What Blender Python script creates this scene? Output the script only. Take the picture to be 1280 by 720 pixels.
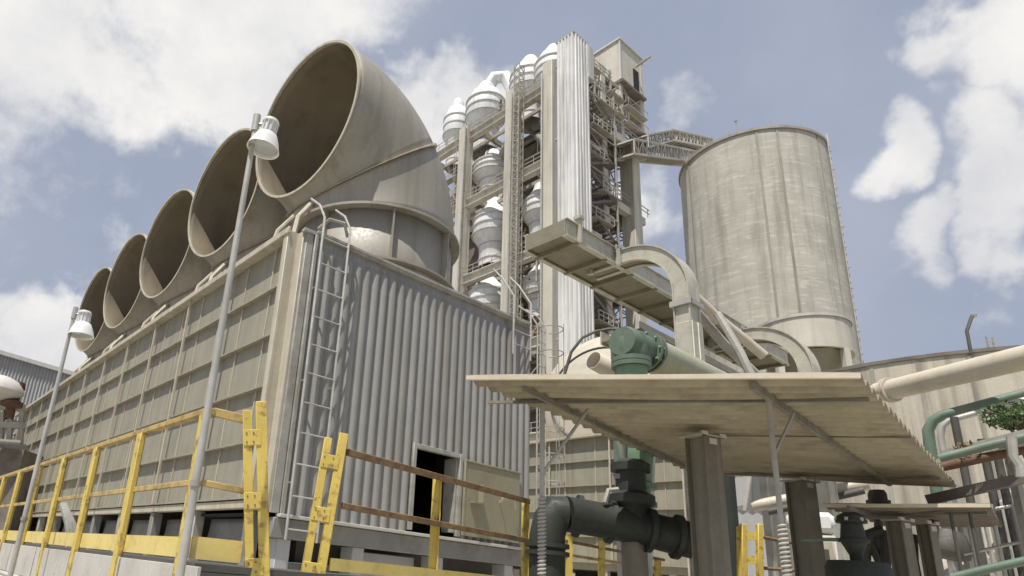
import bpy, math, random
from mathutils import Vector, Matrix
random.seed(7)
V = Vector
# ------------------------------------------------------------------ scene, camera, sky, sun
for o in list(bpy.data.objects): bpy.data.objects.remove(o)
sc = bpy.context.scene
COL = sc.collection
F, PIT, ROL, CX, CY, EYE = 813., math.radians(18.16), math.radians(-5.23), 461., 447., 1.7
_f = V((0, math.cos(PIT), math.sin(PIT))); _r = V((1, 0, 0)); _d = _f.cross(_r)
CR = _r*math.cos(ROL) + _d*math.sin(ROL); CD = -_r*math.sin(ROL) + _d*math.cos(ROL)
cam = bpy.data.cameras.new('camera'); camo = bpy.data.objects.new('camera', cam); COL.objects.link(camo)
camo.matrix_world = Matrix(((CR.x, -CD.x, -_f.x, 0), (CR.y, -CD.y, -_f.y, 0), (CR.z, -CD.z, -_f.z, EYE), (0, 0, 0, 1)))
cam.sensor_width = 36; cam.lens = F/1280*36
cam.shift_x = (640-CX)/1280; cam.shift_y = (CY-360)/1280
cam.clip_end = 3000; cam.clip_start = .05
sc.camera = camo

SUN_AZ, SUN_EL = math.radians(-147), math.radians(67)     # where the sun stands (azimuth from +y, clockwise)
to_sun = V((math.sin(SUN_AZ)*math.cos(SUN_EL), math.cos(SUN_AZ)*math.cos(SUN_EL), math.sin(SUN_EL)))
sun = bpy.data.lights.new('sun', 'SUN'); sun.energy = 5.0; sun.angle = math.radians(.6); sun.color = (1, .95, .87)
suno = bpy.data.objects.new('sun', sun); COL.objects.link(suno)
suno.rotation_euler = (-to_sun).to_track_quat('-Z', 'Y').to_euler()

def ray(x, y): return CR*((x-CX)/F) + CD*((y-CY)/F) + _f
EY = V((0, 0, EYE))
def at(x, y, d):
    r = ray(x, y); return EY + r*(d/math.hypot(r.x, r.y))
def atz(x, y, z):
    r = ray(x, y); return EY + r*((z-EYE)/r.z)
def atp(x, y, p, n):
    r = ray(x, y); return EY + r*((V(p)-EY).dot(n)/r.dot(n))

w = bpy.data.worlds.new('World'); sc.world = w; w.use_nodes = True
nt = w.node_tree; N = nt.nodes; Lk = nt.links
bg = N['Background']; bg.inputs[1].default_value = .085
sky = N.new('ShaderNodeTexSky'); sky.sky_type = 'NISHITA'; sky.sun_disc = False
sky.sun_elevation = SUN_EL; sky.sun_rotation = SUN_AZ; sky.air_density = 1.2; sky.dust_density = 2.5
def wmix(f, a, b):
    m = N.new('ShaderNodeMix'); m.data_type = 'RGBA'
    for i, v in ((0, f), (6, a), (7, b)):
        if hasattr(v, 'type'): Lk.new(v, m.inputs[i])
        else: m.inputs[i].default_value = v
    return m.outputs[2]
def wmath(op, a, b=None, c=None, clamp=False):
    m = N.new('ShaderNodeMath'); m.operation = op; m.use_clamp = clamp
    for i, v in enumerate((a, b, c)):
        if v is None: continue
        if hasattr(v, 'type'): Lk.new(v, m.inputs[i])
        else: m.inputs[i].default_value = v
    return m.outputs[0]
tc = N.new('ShaderNodeTexCoord')
nrm = N.new('ShaderNodeVectorMath'); nrm.operation = 'NORMALIZE'; Lk.new(tc.outputs['Generated'], nrm.inputs[0])
DIR = nrm.outputs[0]
def wnoise(scale, detail, rough=.55, vec=None, off=0):
    n = N.new('ShaderNodeTexNoise'); n.inputs['Scale'].default_value = scale; n.inputs['Detail'].default_value = detail
    n.inputs['Roughness'].default_value = rough
    mp = N.new('ShaderNodeMapping'); mp.inputs['Location'].default_value = (off, off*.7, off*.3)
    Lk.new(vec or DIR, mp.inputs[0]); Lk.new(mp.outputs[0], n.inputs['Vector']); return n.outputs[0]
blobs = [ # px, py, radius in degrees, strength
    (170, 0, 8, 1), (300, 0, 8, 1), (60, -70, 9, .9), (230, 80, 3.6, .75), (400, -70, 9, .9), (30, 15, 3.5, .5), (170, 60, 5, .95),
    (550, 110, 3.6, 1), (520, 150, 3.6, 1), (585, 150, 3.6, .95), (500, 90, 2, .8), (60, 455, 3.4, 1), (10, 440, 4, .9), (95, 450, 2.5, 1),
    (1180, 62, 2.6, .95), (1240, 60, 3.6, 1), (1290, 160, 3.6, 1), (1288, 250, 3.0, 1), (1268, 300, 2.4, 1), (15, 300, 9, .42), (60, 200, 6, .40), (1098, 222, 2.4, .9), (1320, -10, 5.5, 1),
    (830, 225, 4, .68), (-150, 250, 10, .6), (1540, 150, 9, .9), (560, 330, 4, .6), (1165, 325, 2, .6)]
wn = N.new('ShaderNodeTexNoise'); wn.inputs['Scale'].default_value = 5.5; wn.inputs['Detail'].default_value = 5; Lk.new(DIR, wn.inputs['Vector'])
ws = N.new('ShaderNodeVectorMath'); ws.operation = 'SUBTRACT'; Lk.new(wn.outputs['Color'], ws.inputs[0]); ws.inputs[1].default_value = (.5, .5, .5)
wm = N.new('ShaderNodeVectorMath'); wm.operation = 'MULTIPLY_ADD'; Lk.new(ws.outputs[0], wm.inputs[0]); wm.inputs[1].default_value = (.34, .34, .34); Lk.new(DIR, wm.inputs[2])
wz = N.new('ShaderNodeVectorMath'); wz.operation = 'NORMALIZE'; Lk.new(wm.outputs[0], wz.inputs[0]); WDIR = wz.outputs[0]      # ragged cloud outlines
mask = None
for (px, py, rad, st) in blobs:
    c = ray(px, py).normalized()
    dn = N.new('ShaderNodeVectorMath'); dn.operation = 'DOT_PRODUCT'; Lk.new(WDIR, dn.inputs[0]); dn.inputs[1].default_value = c
    mr = N.new('ShaderNodeMapRange'); mr.inputs[1].default_value = math.cos(math.radians(rad*1.5)); mr.inputs[2].default_value = math.cos(math.radians(rad*.35))
    mr.inputs[3].default_value = 0; mr.inputs[4].default_value = st
    Lk.new(dn.outputs['Value'], mr.inputs[0])
    mask = mr.outputs[0] if mask is None else wmath('MAXIMUM', mask, mr.outputs[0])
wide = wnoise(1.7, 3, .5, None, 4.2)                      # clouds over the rest of the sky
wide = wmath('MULTIPLY', wmath('SUBTRACT', wide, .66, None, True), 1.4)
mask = wmath('MAXIMUM', mask, wide)
n1 = wnoise(6.0, 10, .62, None, 1.3)
m = wmath('ADD', mask, wmath('MULTIPLY', wmath('SUBTRACT', n1, .5), 2.1))
mr = N.new('ShaderNodeMapRange'); mr.interpolation_type = 'SMOOTHSTEP'
mr.inputs[1].default_value = .36; mr.inputs[2].default_value = .95; Lk.new(m, mr.inputs[0])
n2 = wnoise(4.2, 7, .6, None, 8.1)
n2r = N.new('ShaderNodeMapRange'); n2r.inputs[1].default_value = .35; n2r.inputs[2].default_value = .62; Lk.new(n2, n2r.inputs[0])
cloudc = wmix(n2r.outputs[0], (7.9, 7.9, 8.2, 1), (10.6, 10.4, 10.0, 1))
skyc = wmix(.85, sky.outputs[0], (4.25, 4.75, 6.0, 1))
# thin veil: slight variation of the clear sky
veil = wnoise(2.2, 5, .55, None, 2.9)
vr = N.new('ShaderNodeMapRange'); vr.inputs[1].default_value = .45; vr.inputs[2].default_value = .75; vr.inputs[4].default_value = .45; Lk.new(veil, vr.inputs[0])
skyc = wmix(vr.outputs[0], skyc, (6.3, 6.6, 7.6, 1))
Lk.new(wmix(wmath('MULTIPLY', mr.outputs[0], .94), skyc, cloudc), bg.inputs[0])

sc.render.engine = 'CYCLES'
vs = sc.view_settings; vs.view_transform = 'Standard'; vs.look = 'None'; vs.exposure = 0.1; vs.gamma = 1; vs.use_curve_mapping = False

# ------------------------------------------------------------------ materials
M = {}
def mat(name, col, rough=.7, var=.18, scale=1.2, dirt=None, dirt_amt=.35, streak=0, bump=.15, metal=0, fine=18, bands=0, thr=(.48, .68), dscale=1.0):
    m = bpy.data.materials.new(name); m.use_nodes = True; t = m.node_tree; n = t.nodes; l = t.links
    b = n['Principled BSDF']; b.inputs['Roughness'].default_value = rough; b.inputs['Metallic'].default_value = metal
    tc = n.new('ShaderNodeNewGeometry')
    def noise(sc_, vecscale=(1, 1, 1), det=5, off=0):
        mp = n.new('ShaderNodeMapping'); mp.inputs['Scale'].default_value = vecscale; mp.inputs['Location'].default_value = (off, off, off)
        l.new(tc.outputs['Position'], mp.inputs[0])
        q = n.new('ShaderNodeTexNoise'); q.inputs['Scale'].default_value = sc_; q.inputs['Detail'].default_value = det; q.inputs['Roughness'].default_value = .62
        l.new(mp.outputs[0], q.inputs['Vector']); return q.outputs[0]
    def mix(f, a, bb, mode='MIX'):
        x = n.new('ShaderNodeMix'); x.data_type = 'RGBA'; x.blend_type = mode
        for i, v in ((0, f), (6, a), (7, bb)):
            if hasattr(v, 'type'): l.new(v, x.inputs[i])
            else: x.inputs[i].default_value = v
        return x.outputs[2]
    def ramp(v, a, bb, lo=0, hi=1):
        r = n.new('ShaderNodeMapRange'); r.inputs[1].default_value = a; r.inputs[2].default_value = bb; r.inputs[3].default_value = lo; r.inputs[4].default_value = hi
        l.new(v, r.inputs[0]); return r.outputs[0]
    c = V(col)
    lo = tuple(c*(1-var)) + (1,); hi = tuple(c*(1+var)) + (1,)
    base = mix(ramp(noise(scale), .32, .68), lo, hi)
    f = noise(fine, (1, 1, 1), 3, 3)
    base = mix(ramp(f, .3, .7, 0, .3), base, tuple(c*.72)+(1,))
    if bands:
        bn = noise(bands, (.12, .12, 1.0), 4, 7)
        base = mix(ramp(bn, .42, .62, 0, .45), base, tuple(c*.78)+(1,))
        bn2 = noise(bands*2.3, (.2, .2, 1.0), 3, 17)
        base = mix(ramp(bn2, .56, .64, 0, .6), base, tuple(c*1.28)+(1,))
        bn3 = noise(bands*5, (.16, .16, 1.0), 4, 23)
        base = mix(ramp(bn3, .58, .66, 0, .4), base, tuple(c*.66)+(1,))
    dc = (dirt or tuple(c*.5))
    vecs = (1, 1, 1) if not streak else (streak, streak, .07)
    dm = ramp(noise(1.6*dscale if not streak else 1.0, vecs, 6, 11), thr[0], thr[1], 0, dirt_amt)
    base = mix(dm, base, tuple(dc)+(1,))
    l.new(base, b.inputs['Base Color'])
    rr = ramp(f, .3, .7, max(0, rough-.1), min(1, rough+.12)); l.new(rr, b.inputs['Roughness'])
    if bump:
        bp = n.new('ShaderNodeBump'); bp.inputs['Strength'].default_value = bump; bp.inputs['Distance'].default_value = .03
        l.new(f, bp.inputs['Height']); l.new(bp.outputs[0], b.inputs['Normal'])
    M[name] = m; return m
mat('frp_beige', (.34, .315, .245), .55, .08, .5, (.2, .17, .12), .5, streak=2.2, bump=.05)
mat('panel_beige', (.31, .292, .228), .6, .10, .9, (.18, .155, .105), .55, streak=3, bump=.25, fine=40)
mat('stack_skin', (.325, .305, .26), .5, .08, .35, (.19, .165, .12), .6, streak=1.6, bump=.04, fine=9)
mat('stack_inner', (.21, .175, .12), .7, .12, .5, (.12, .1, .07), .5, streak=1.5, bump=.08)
mat('trim_light', (.52, .48, .38), .55, .1, 2, (.25, .16, .08), .45, streak=4, bump=.05)
mat('rib_grey', (.31, .305, .285), .55, .12, .6, (.19, .165, .13), .6, streak=3.0, bump=.06)
mat('hatch_beige', (.29, .265, .18), .6, .08, 1.2, (.2, .16, .1), .35, bump=.08)
mat('galv', (.5, .49, .45), .4, .14, 3, (.24, .2, .16), .35, bump=.05, metal=.25)
mat('galv_dull', (.38, .37, .33), .6, .14, 3, (.16, .11, .07), .45, bump=.08)
mat('yellow', (.64, .48, .11), .5, .12, 3.5, (.2, .12, .05), .7, bump=.08, thr=(.54, .64), dscale=6)
mat('yellow_worn', (.5, .36, .13), .55, .14, 3, (.16, .1, .05), .65, bump=.08, thr=(.45, .66), dscale=4)
mat('yellow_pale', (.70, .56, .19), .5, .08, 2.5, (.3, .2, .1), .45, bump=.06, thr=(.52, .7), dscale=3)
mat('rail_rust', (.26, .17, .08), .7, .2, 5, (.1, .05, .03), .6, bump=.15, thr=(.4, .62), dscale=5)
mat('rust', (.15, .085, .055), .8, .25, 4, (.07, .04, .03), .5, bump=.2, dscale=3)
mat('concrete', (.52, .50, .43), .85, .12, .35, (.2, .185, .15), .5, streak=.9, bump=.3, bands=1.1)
mat('concrete_tower', (.60, .57, .49), .85, .1, .4, (.27, .24, .19), .45, streak=1.2, bump=.2)
mat('silo_rib', (.37, .35, .30), .85, .15, .5, (.15, .13, .11), .6, streak=2, bump=.3)
mat('tank_wall', (.53, .49, .40), .8, .1, .5, (.2, .175, .14), .75, streak=1.5, bump=.2, thr=(.45, .6))
mat('ground_mat', (.24, .22, .18), .9, .2, .4, (.13, .12, .1), .5, bump=.4)
mat('plinth', (.24, .235, .22), .8, .15, .8, (.1, .1, .09), .5, bump=.2)
mat('fascia_white', (.52, .5, .46), .6, .08, 2, (.3, .26, .2), .4, bump=.08)
mat('dark_steel', (.09, .085, .075), .6, .2, 3, (.05, .045, .04), .5, bump=.1)
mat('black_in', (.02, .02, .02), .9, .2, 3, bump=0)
mat('alu_clad', (.84, .84, .83), .42, .05, .6, (.46, .44, .41), .45, streak=2.5, bump=.05, metal=0, thr=(.5, .66))
mat('alu_duct', (.80, .795, .77), .45, .06, .5, (.36, .34, .31), .6, streak=1.2, bump=.08, metal=.1, thr=(.46, .62))
mat('tower_brown', (.19, .165, .14), .8, .25, 1.5, (.09, .075, .06), .5, bump=.1)
mat('tower_steel', (.42, .395, .34), .7, .15, 2, (.16, .12, .09), .5, bump=.1)
mat('bridge_steel', (.60, .57, .50), .7, .12, 2, (.3, .25, .2), .4, bump=.1)
mat('blue_steel', (.16, .19, .27), .6, .15, 2, bump=.05)
mat('machine_clad', (.62, .59, .50), .6, .06, .6, (.35, .31, .24), .4, streak=1.2, bump=.06)
mat('white_clad', (.62, .61, .58), .5, .06, .6, (.4, .36, .3), .35, streak=1.5, bump=.05)
mat('cream_drum', (.55, .51, .41), .55, .05, .5, (.36, .32, .24), .35, bump=.06)
mat('cream_pipe', (.58, .52, .42), .5, .06, 1.5, (.34, .29, .22), .4, bump=.06, dscale=2)
mat('tray_steel', (.50, .48, .40), .5, .08, 2.5, (.26, .23, .17), .45, bump=.08, metal=.1, dscale=3)
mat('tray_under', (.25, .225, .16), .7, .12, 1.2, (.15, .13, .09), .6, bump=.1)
mat('green_head', (.115, .165, .12), .55, .1, 3, (.2, .2, .16), .4, bump=.1, dscale=3)
mat('green', (.19, .31, .20), .5, .12, 3, (.16, .16, .13), .45, bump=.1, dscale=3)
mat('olive_pipe', (.34, .35, .25), .5, .1, 2, (.42, .4, .31), .4, bump=.06, dscale=2)
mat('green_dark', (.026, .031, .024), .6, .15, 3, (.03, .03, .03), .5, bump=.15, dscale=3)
mat('green_pipe', (.13, .19, .14), .5, .12, 3, (.22, .21, .17), .4, bump=.08, dscale=3)
mat('roof_sheet', (.335, .29, .205), .85, .12, 2.2, (.17, .145, .10), .6, bump=.2, dscale=2)
mat('roof_edge', (.62, .55, .43), .8, .08, 2, (.4, .33, .24), .4, bump=.1)
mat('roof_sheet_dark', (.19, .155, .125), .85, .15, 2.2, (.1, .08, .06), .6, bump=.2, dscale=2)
mat('post_brown', (.20, .182, .142), .65, .15, 3, (.07, .055, .045), .5, streak=4, bump=.12)
mat('rope', (.42, .4, .35), .8, .1, 8, bump=.2)
mat('white_lamp', (.75, .75, .73), .35, .05, 4, (.4, .38, .34), .3, bump=.02)
mat('lamp_glass', (.45, .47, .45), .12, .05, 4, bump=0)
mat('shed_grey', (.42, .42, .42), .6, .07, .6, (.28, .27, .26), .4, streak=1.6, bump=.06)
mat('shed_pale', (.52, .53, .52), .6, .06, .6, (.35, .34, .32), .4, streak=1.6, bump=.06)
mat('leaf', (.085, .14, .045), .5, .5, 2, bump=0)
mat('leaf_dry', (.28, .2, .12), .8, .3, 3, bump=0)
mat('bark', (.12, .09, .06), .9, .2, 5, bump=.3)

# ------------------------------------------------------------------ mesh collector
class B:
    def __init__(s, R=None): s.v = []; s.f = []; s.R = R       # R = root frame: points given local to it
    def add(s, vs, fs):
        k = len(s.v); s.v += [V(p) for p in vs]; s.f += [tuple(i+k for i in q) for q in fs]; return s
    def box(s, x0, x1, y0, y1, z0, z1):
        vs = [(x, y, z) for z in (z0, z1) for y in (y0, y1) for x in (x0, x1)]
        return s.add(vs, [(0, 2, 3, 1), (4, 5, 7, 6), (0, 1, 5, 4), (2, 6, 7, 3), (0, 4, 6, 2), (1, 3, 7, 5)])
    def hexa(s, p):       # 8 points, bottom 4 then top 4 (ccw)
        return s.add(p, [(3, 2, 1, 0), (4, 5, 6, 7), (0, 1, 5, 4), (1, 2, 6, 5), (2, 3, 7, 6), (3, 0, 4, 7)])
    def bar(s, p, q, w, h=None, up=(0, 0, 1)):
        p = V(p); q = V(q); h = h or w; d = (q-p)
        if d.length < 1e-6: return s
        d.normalize(); up = V(up)
        if abs(d.dot(up)) > .98: up = V((0, 1, 0)) if abs(d.y) < .9 else V((1, 0, 0))
        a = d.cross(up).normalized()*(w/2); b = a.cross(d).normalized()*(h/2)
        return s.hexa([p-a-b, p+a-b, p+a+b, p-a+b, q-a-b, q+a-b, q+a+b, q-a+b])
    def tube(s, pts, r, n=10, cap=True):
        pts = [V(p) for p in pts]; m = len(pts); k0 = len(s.v)
        t0 = (pts[1]-pts[0]).normalized(); up = V((0, 0, 1)) if abs(t0.z) < .9 else V((1, 0, 0))
        a = t0.cross(up).normalized()
        for i, p in enumerate(pts):
            t = (pts[min(i+1, m-1)]-pts[max(i-1, 0)]).normalized()
            a = (a - t*a.dot(t)).normalized(); b = t.cross(a)
            rr = r[i] if isinstance(r, (list, tuple)) else r
            for j in range(n):
                an = 2*math.pi*j/n; s.v.append(p + a*(rr*math.cos(an)) + b*(rr*math.sin(an)))
        for i in range(m-1):
            for j in range(n):
                s.f.append((k0+i*n+j, k0+i*n+(j+1) % n, k0+(i+1)*n+(j+1) % n, k0+(i+1)*n+j))
        if cap:
            s.f.append(tuple(k0+j for j in reversed(range(n)))); s.f.append(tuple(k0+(m-1)*n+j for j in range(n)))
        return s
    def lathe(s, c, prof, n=32, ax=(0, 0, 1), a0=0, a1=360):
        c = V(c); ax = V(ax).normalized(); up = V((0, 0, 1)) if abs(ax.z) < .9 else V((1, 0, 0))
        a = ax.cross(up).normalized(); b = ax.cross(a); k0 = len(s.v); full = a1-a0 >= 359.9; nn = n if full else n+1
        for (r, z) in prof:
            for j in range(nn):
                an = math.radians(a0+(a1-a0)*j/n); s.v.append(c + ax*z + a*(r*math.cos(an)) + b*(r*math.sin(an)))
        for i in range(len(prof)-1):
            for j in range(n):
                j2 = (j+1) % nn
                s.f.append((k0+i*nn+j, k0+(i+1)*nn+j, k0+(i+1)*nn+j2, k0+i*nn+j2))
        return s
    def grid(s, fn, nu, nv):
        k = len(s.v)
        for i in range(nu+1):
            for j in range(nv+1): s.v.append(V(fn(i/nu, j/nv)))
        for i in range(nu):
            for j in range(nv):
                q = k+i*(nv+1)+j; s.f.append((q, q+nv+1, q+nv+2, q+1))
        return s
    def build(s, name, m, parent=None, solid=0, bevel=0, loc=None, smooth=35):
        me = bpy.data.meshes.new(name)
        off = V(loc) if loc is not None else V((0, 0, 0))
        me.from_pydata([tuple(p-off) for p in s.v], [], s.f); me.validate(); me.update()
        me.materials.append(M[m] if isinstance(m, str) else m)
        import bmesh
        bm = bmesh.new(); bm.from_mesh(me); bmesh.ops.recalc_face_normals(bm, faces=bm.faces); bm.to_mesh(me); bm.free()
        me.polygons.foreach_set('use_smooth', [True]*len(me.polygons)); me.set_sharp_from_angle(angle=math.radians(smooth))
        o = bpy.data.objects.new(name, me); COL.objects.link(o)
        if parent is not None: o.parent = parent
        o.location = off
        if solid:
            q = o.modifiers.new('s', 'SOLIDIFY'); q.thickness = solid; q.offset = 0
        if bevel:
            q = o.modifiers.new('b', 'BEVEL'); q.width = bevel; q.segments = 1; q.limit_method = 'ANGLE'
        return o
def tag(o, label=None, cat=None, group=None, kind=None):
    for k, v in (('label', label), ('category', cat), ('group', group), ('kind', kind)):
        if v: o[k] = v
    return o
class T:              # a thing: an empty with its own frame; l() turns a world point into a local one
    def __init__(s, name, label, cat, loc, rz=0, group=None):
        s.o = bpy.data.objects.new(name, None); COL.objects.link(s.o); s.o.location = loc; s.o.rotation_euler = (0, 0, rz)
        s.o.empty_display_size = .2
        tag(s.o, label, cat, group); s.M = Matrix.Translation(V(loc)) @ Matrix.Rotation(rz, 4, 'Z'); s.I = s.M.inverted()
    def l(s, p): return s.I @ V(p)
RZ = math.radians(36)
D1 = V((-math.sin(RZ), math.cos(RZ), 0)); D2 = V((math.cos(RZ), math.sin(RZ), 0)); UP = V((0, 0, 1))
def copy_tree(o, parent=None):
    c = o.copy(); COL.objects.link(c); c.parent = parent
    for ch in list(o.children): copy_tree(ch, c)
    return c

# ------------------------------------------------------------------ ground
g = B(); g.grid(lambda u, v: ((u-.5)*2400, (v-.5)*2400+600, 0), 8, 8); tag(g.build('ground', 'ground_mat'), kind='structure')
g = B(); g.grid(lambda u, v: (-20+u*60, 1+v*60, .004), 4, 4); tag(g.build('concrete_yard', 'concrete'), kind='structure')

# ------------------------------------------------------------------ cooling tower (frame: x = D2 to the right, y = D1 away along the long wall)
C0 = V((-2.05, 16.04, 0))
ZT, ZB = 10.5, 3.15
LEN = 40.3; WID = 9.55
def louvre_wall(th, y0, y1, x, zrows, major, minor, side=-1, bat='batten'):
    """beige lap panels on the plane x, lips proud of it, battens over them"""
    b = B()
    for i in range(len(zrows)-1):
        z1, z0 = zrows[i], zrows[i+1]
        b.hexa([(x, y0, z0+.02), (x+side*.07, y0, z0+.02), (x+side*.07, y1, z0+.02), (x, y1, z0+.02),
                (x, y0, z1), (x+side*.03, y0, z1), (x+side*.03, y1, z1), (x, y1, z1)])
    b.build('louvre_panel', 'panel_beige', th.o)
    lip = B()
    for i in range(1, len(zrows)): lip.box(min(x, x+side*.20), max(x, x+side*.20), y0+.01, y1-.01, zrows[i]-.03, zrows[i]+.018)
    lip.build('panel_lip', 'frp_beige', th.o)
    y = y0+minor; k = 1
    while y < y1-.1:
        mj = (k % major == 0)
        q = B(); wd = .045 if not mj else .09
        for i in range(len(zrows)-1):
            z1, z0 = zrows[i], zrows[i+1]
            if mj: continue
            q.hexa([(x+side*.03, y-wd/2, z0+.03), (x+side*.105, y-wd/2, z0+.03), (x+side*.105, y+wd/2, z0+.03), (x+side*.03, y+wd/2, z0+.03),
                    (x, y-wd/2, z1-.04), (x+side*.08, y-wd/2, z1-.04), (x+side*.08, y+wd/2, z1-.04), (x, y+wd/2, z1-.04)])
        if mj: q.box(x+side*.27, x+side*.205, y-wd/2, y+wd/2, zrows[-1], zrows[0]+.05) if side < 0 else q.box(x+.31, x+.4, y-wd/2, y+wd/2, zrows[-1], zrows[0]+.05)
        if mj or k % 2 == 1: q.build('batten', 'trim_light', th.o)
        y += minor; k += 1

def rib_sheet(b, x0, x1, z0, z1, y, pitch=.32, amp=.10, cap=True):
    """vertical half-round ribs in the plane y, bulging to -y, with rounded top ends"""
    n = 9; per = []
    nr = max(1, round((x1-x0)/pitch)); p = (x1-x0)/nr
    for i in range(nr):
        for j in range(n):
            u = j/(n-1)
            gx = .10
            if u < gx or u > 1-gx: h = 0
            else:
                a = (u-gx)/(1-2*gx); h = math.sin(math.pi*a)**.55
            per.append((x0+(i+u)*p, h))
    rows = [(z0, 1), (z1-.50, 1), (z1-.42, .95), (z1-.35, .8), (z1-.30, .55), (z1-.27, .25), (z1-.26, 0), (z1, 0)] if cap else [(z0, 1), (z1, 1)]
    k = len(b.v)
    for z, s_ in rows:
        for x, h in per: b.v.append(V((x, y-amp*h*s_, z)))
    m = len(per)
    for r in range(len(rows)-1):
        for c in range(m-1): b.f.append((k+r*m+c, k+r*m+c+1, k+(r+1)*m+c+1, k+(r+1)*m+c))

ct = T('cooling_tower', 'long beige and grey ribbed cooling tower block under the row of big fan elbows', 'cooling tower', C0, RZ)
ROWS = [10.42, 9.02, 7.58, 6.12, 4.66, 3.2]
louvre_wall(ct, .62, LEN, 0, ROWS, 4, .85)
b = B(); b.box(0, .06, .5, LEN, ZB, ZT-.05); b.box(.06, .2, LEN-.15, LEN, ZB, ZT-.05); b.box(WID-.06, WID, .1, LEN, ZB, ZT-.05); b.box(.0, WID, LEN, LEN+.1, ZB, ZT-.05)
b.build('casing_wall', 'frp_beige', ct.o)
# corner posts
b = B(); b.box(-.34, .02, .36, .60, ZB-.25, ZT+.02); b.box(-.05, .02, .02, .36, ZB-.25, ZT-.02); b.build('corner_post', 'trim_light', ct.o, bevel=.012)
b = B(); b.box(.02, .24, -.07, .05, ZB-.3, ZT-.05); b.box(.26, .36, -.14, .02, ZB-.3, ZT-.08); b.build('corner_post', 'galv_dull', ct.o, bevel=.012)
# ribbed wall with the doorway
DX0, DX1, DZ0, DZ1 = 4.46, 6.2, 3.0, 5.2
b = B(); rib_sheet(b, .38, DX0-.13, 2.85, ZT-.1, 0)
rib_sheet(b, DX0-.13, DX1+.13, DZ1+.14, ZT-.1, 0)
rib_sheet(b, DX1+.13, WID, 2.85, ZT-.1, 0)
b.build('ribbed_wall', 'rib_grey', ct.o, smooth=60)
b = B(); b.box(-.36, .03, .6, LEN+.1, ZT-.06, ZT+.04); b.box(-.38, -.3, .3, LEN, ZT-.1, ZT+.09); b.build('roof_edge_trim', 'trim_light', ct.o, bevel=.01)
b = B(); b.box(-.1, WID+.1, -.12, .05, ZT-.1, ZT+.0); b.box(.3, WID+.1, -.16, -.10, ZT-.04, ZT+.05); b.build('roof_edge_angle', 'galv_dull', ct.o, bevel=.01)
b = B(); b.box(.03, WID, .05, LEN, ZT-.05, ZT+.02); b.build('roof_deck', 'frp_beige', ct.o)
fr = B(); fr.box(DX0-.13, DX0, -.13, .03, DZ0-.1, DZ1+.13); fr.box(DX1, DX1+.13, -.13, .03, DZ0-.1, DZ1+.13); fr.box(DX0, DX1, -.13, .03, DZ1, DZ1+.13)
fr.box(DX0+.0, DX0+.06, -.02, .5, DZ0, DZ1); fr.box(DX1-.06, DX1-.0, -.02, .5, DZ0, DZ1)
fro = fr.build('doorway_frame', 'galv_dull', ct.o, bevel=.012)
dl = B(); dl.box(DX1+.16, 8.86, -.20, -.145, 2.95, 5.12); dl.box(DX1+.16, 8.9, -.23, -.13, 5.12, 5.18); dl.box(DX1+.14, DX1+.2, -.22, -.13, 2.95, 5.12)
dlo = dl.build('door_leaf', 'hatch_beige', ct.o, bevel=.01)
h = B(); h.box(6.95, 6.99, -.42, -.2, 3.95, 4.5); h.box(6.6, 6.99, -.40, -.2, 3.92, 3.96); h.build('bracket', 'hatch_beige', dlo)
h = B(); h.tube([(7.75, -.45, 4.22), (8.3, -.45, 4.28)], .045, 8); h.tube([(8.3, -.45, 4.28), (8.55, -.3, 3.95)], .025, 6); h.tube([(7.9, -.2, 4.1), (7.9, -.45, 4.23)], .02, 6); h.build('door_handle', 'fascia_white', dlo)
# dark interior: floor and back so the doorway looks into a closed room
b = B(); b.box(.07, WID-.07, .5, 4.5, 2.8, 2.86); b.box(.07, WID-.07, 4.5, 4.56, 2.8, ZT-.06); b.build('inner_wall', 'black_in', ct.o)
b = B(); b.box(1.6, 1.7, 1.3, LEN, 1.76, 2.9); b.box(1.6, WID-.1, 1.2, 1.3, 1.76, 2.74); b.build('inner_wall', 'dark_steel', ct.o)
# sill, basin and legs below the ribbed wall
b = B(); b.box(.2, WID+.05, -.22, .02, 2.76, 2.84); b.build('sill', 'fascia_white', ct.o, bevel=.01)
b = B(); b.box(.1, WID, -.1, .3, 2.28, 2.75); b.build('edge_beam', 'plinth', ct.o, bevel=.02)
b = B(); b.box(.4, WID, .9, LEN, .0, 1.75); b.build('water_basin', 'plinth', ct.o, bevel=.02)
for x in (.5, 2.75, 5.6, 8.6):
    b = B(); b.box(x-.2, x+.2, -.02, .5, 0, 2.28); b.build('leg', 'shed_grey', ct.o, bevel=.02)
for x0, x1 in ((3.1, 5.2),):
    b = B(); b.box(x0, x1, .55, .75, 1.2, 2.2); b.build('basin_panel', 'shed_grey', ct.o, bevel=.02)
# under the long wall: bottom beam, legs, curved air-inlet panels, drift of dark space
b = B(); b.box(-.16, .1, .3, LEN, 2.95, 3.14); b.build('bottom_beam', 'trim_light', ct.o, bevel=.01)
for k in range(12):
    y = .9+k*3.4
    b = B(); b.box(-.1, .22, y-.16, y+.16, 0, 2.95); b.build('leg', 'galv_dull' if k % 2 else 'plinth', ct.o, bevel=.02)
    if k < 11:
        b = B()
        b.grid(lambda u, v, y=y: (.35+.35*math.cos(v*1.5)-.35, y+.3+u*2.75, 2.75-1.5*v + .0*u), 2, 8)
        b.build('inlet_panel', 'plinth', ct.o, solid=.03)
        b = B(); b.box(-.06, .4, y+.25, y+3.05, 1.62, 1.72); b.build('basin_lip', 'galv_dull', ct.o)
b = B()
for k in range(3): b.tube([ct.l(at(84+k*4.5, 672-0*k, 19)), ct.l(at(82+k*4.5, 655, 19)), ct.l(at(78+k*4.5, 636, 19))], .09, 8)
hs = B()
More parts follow.
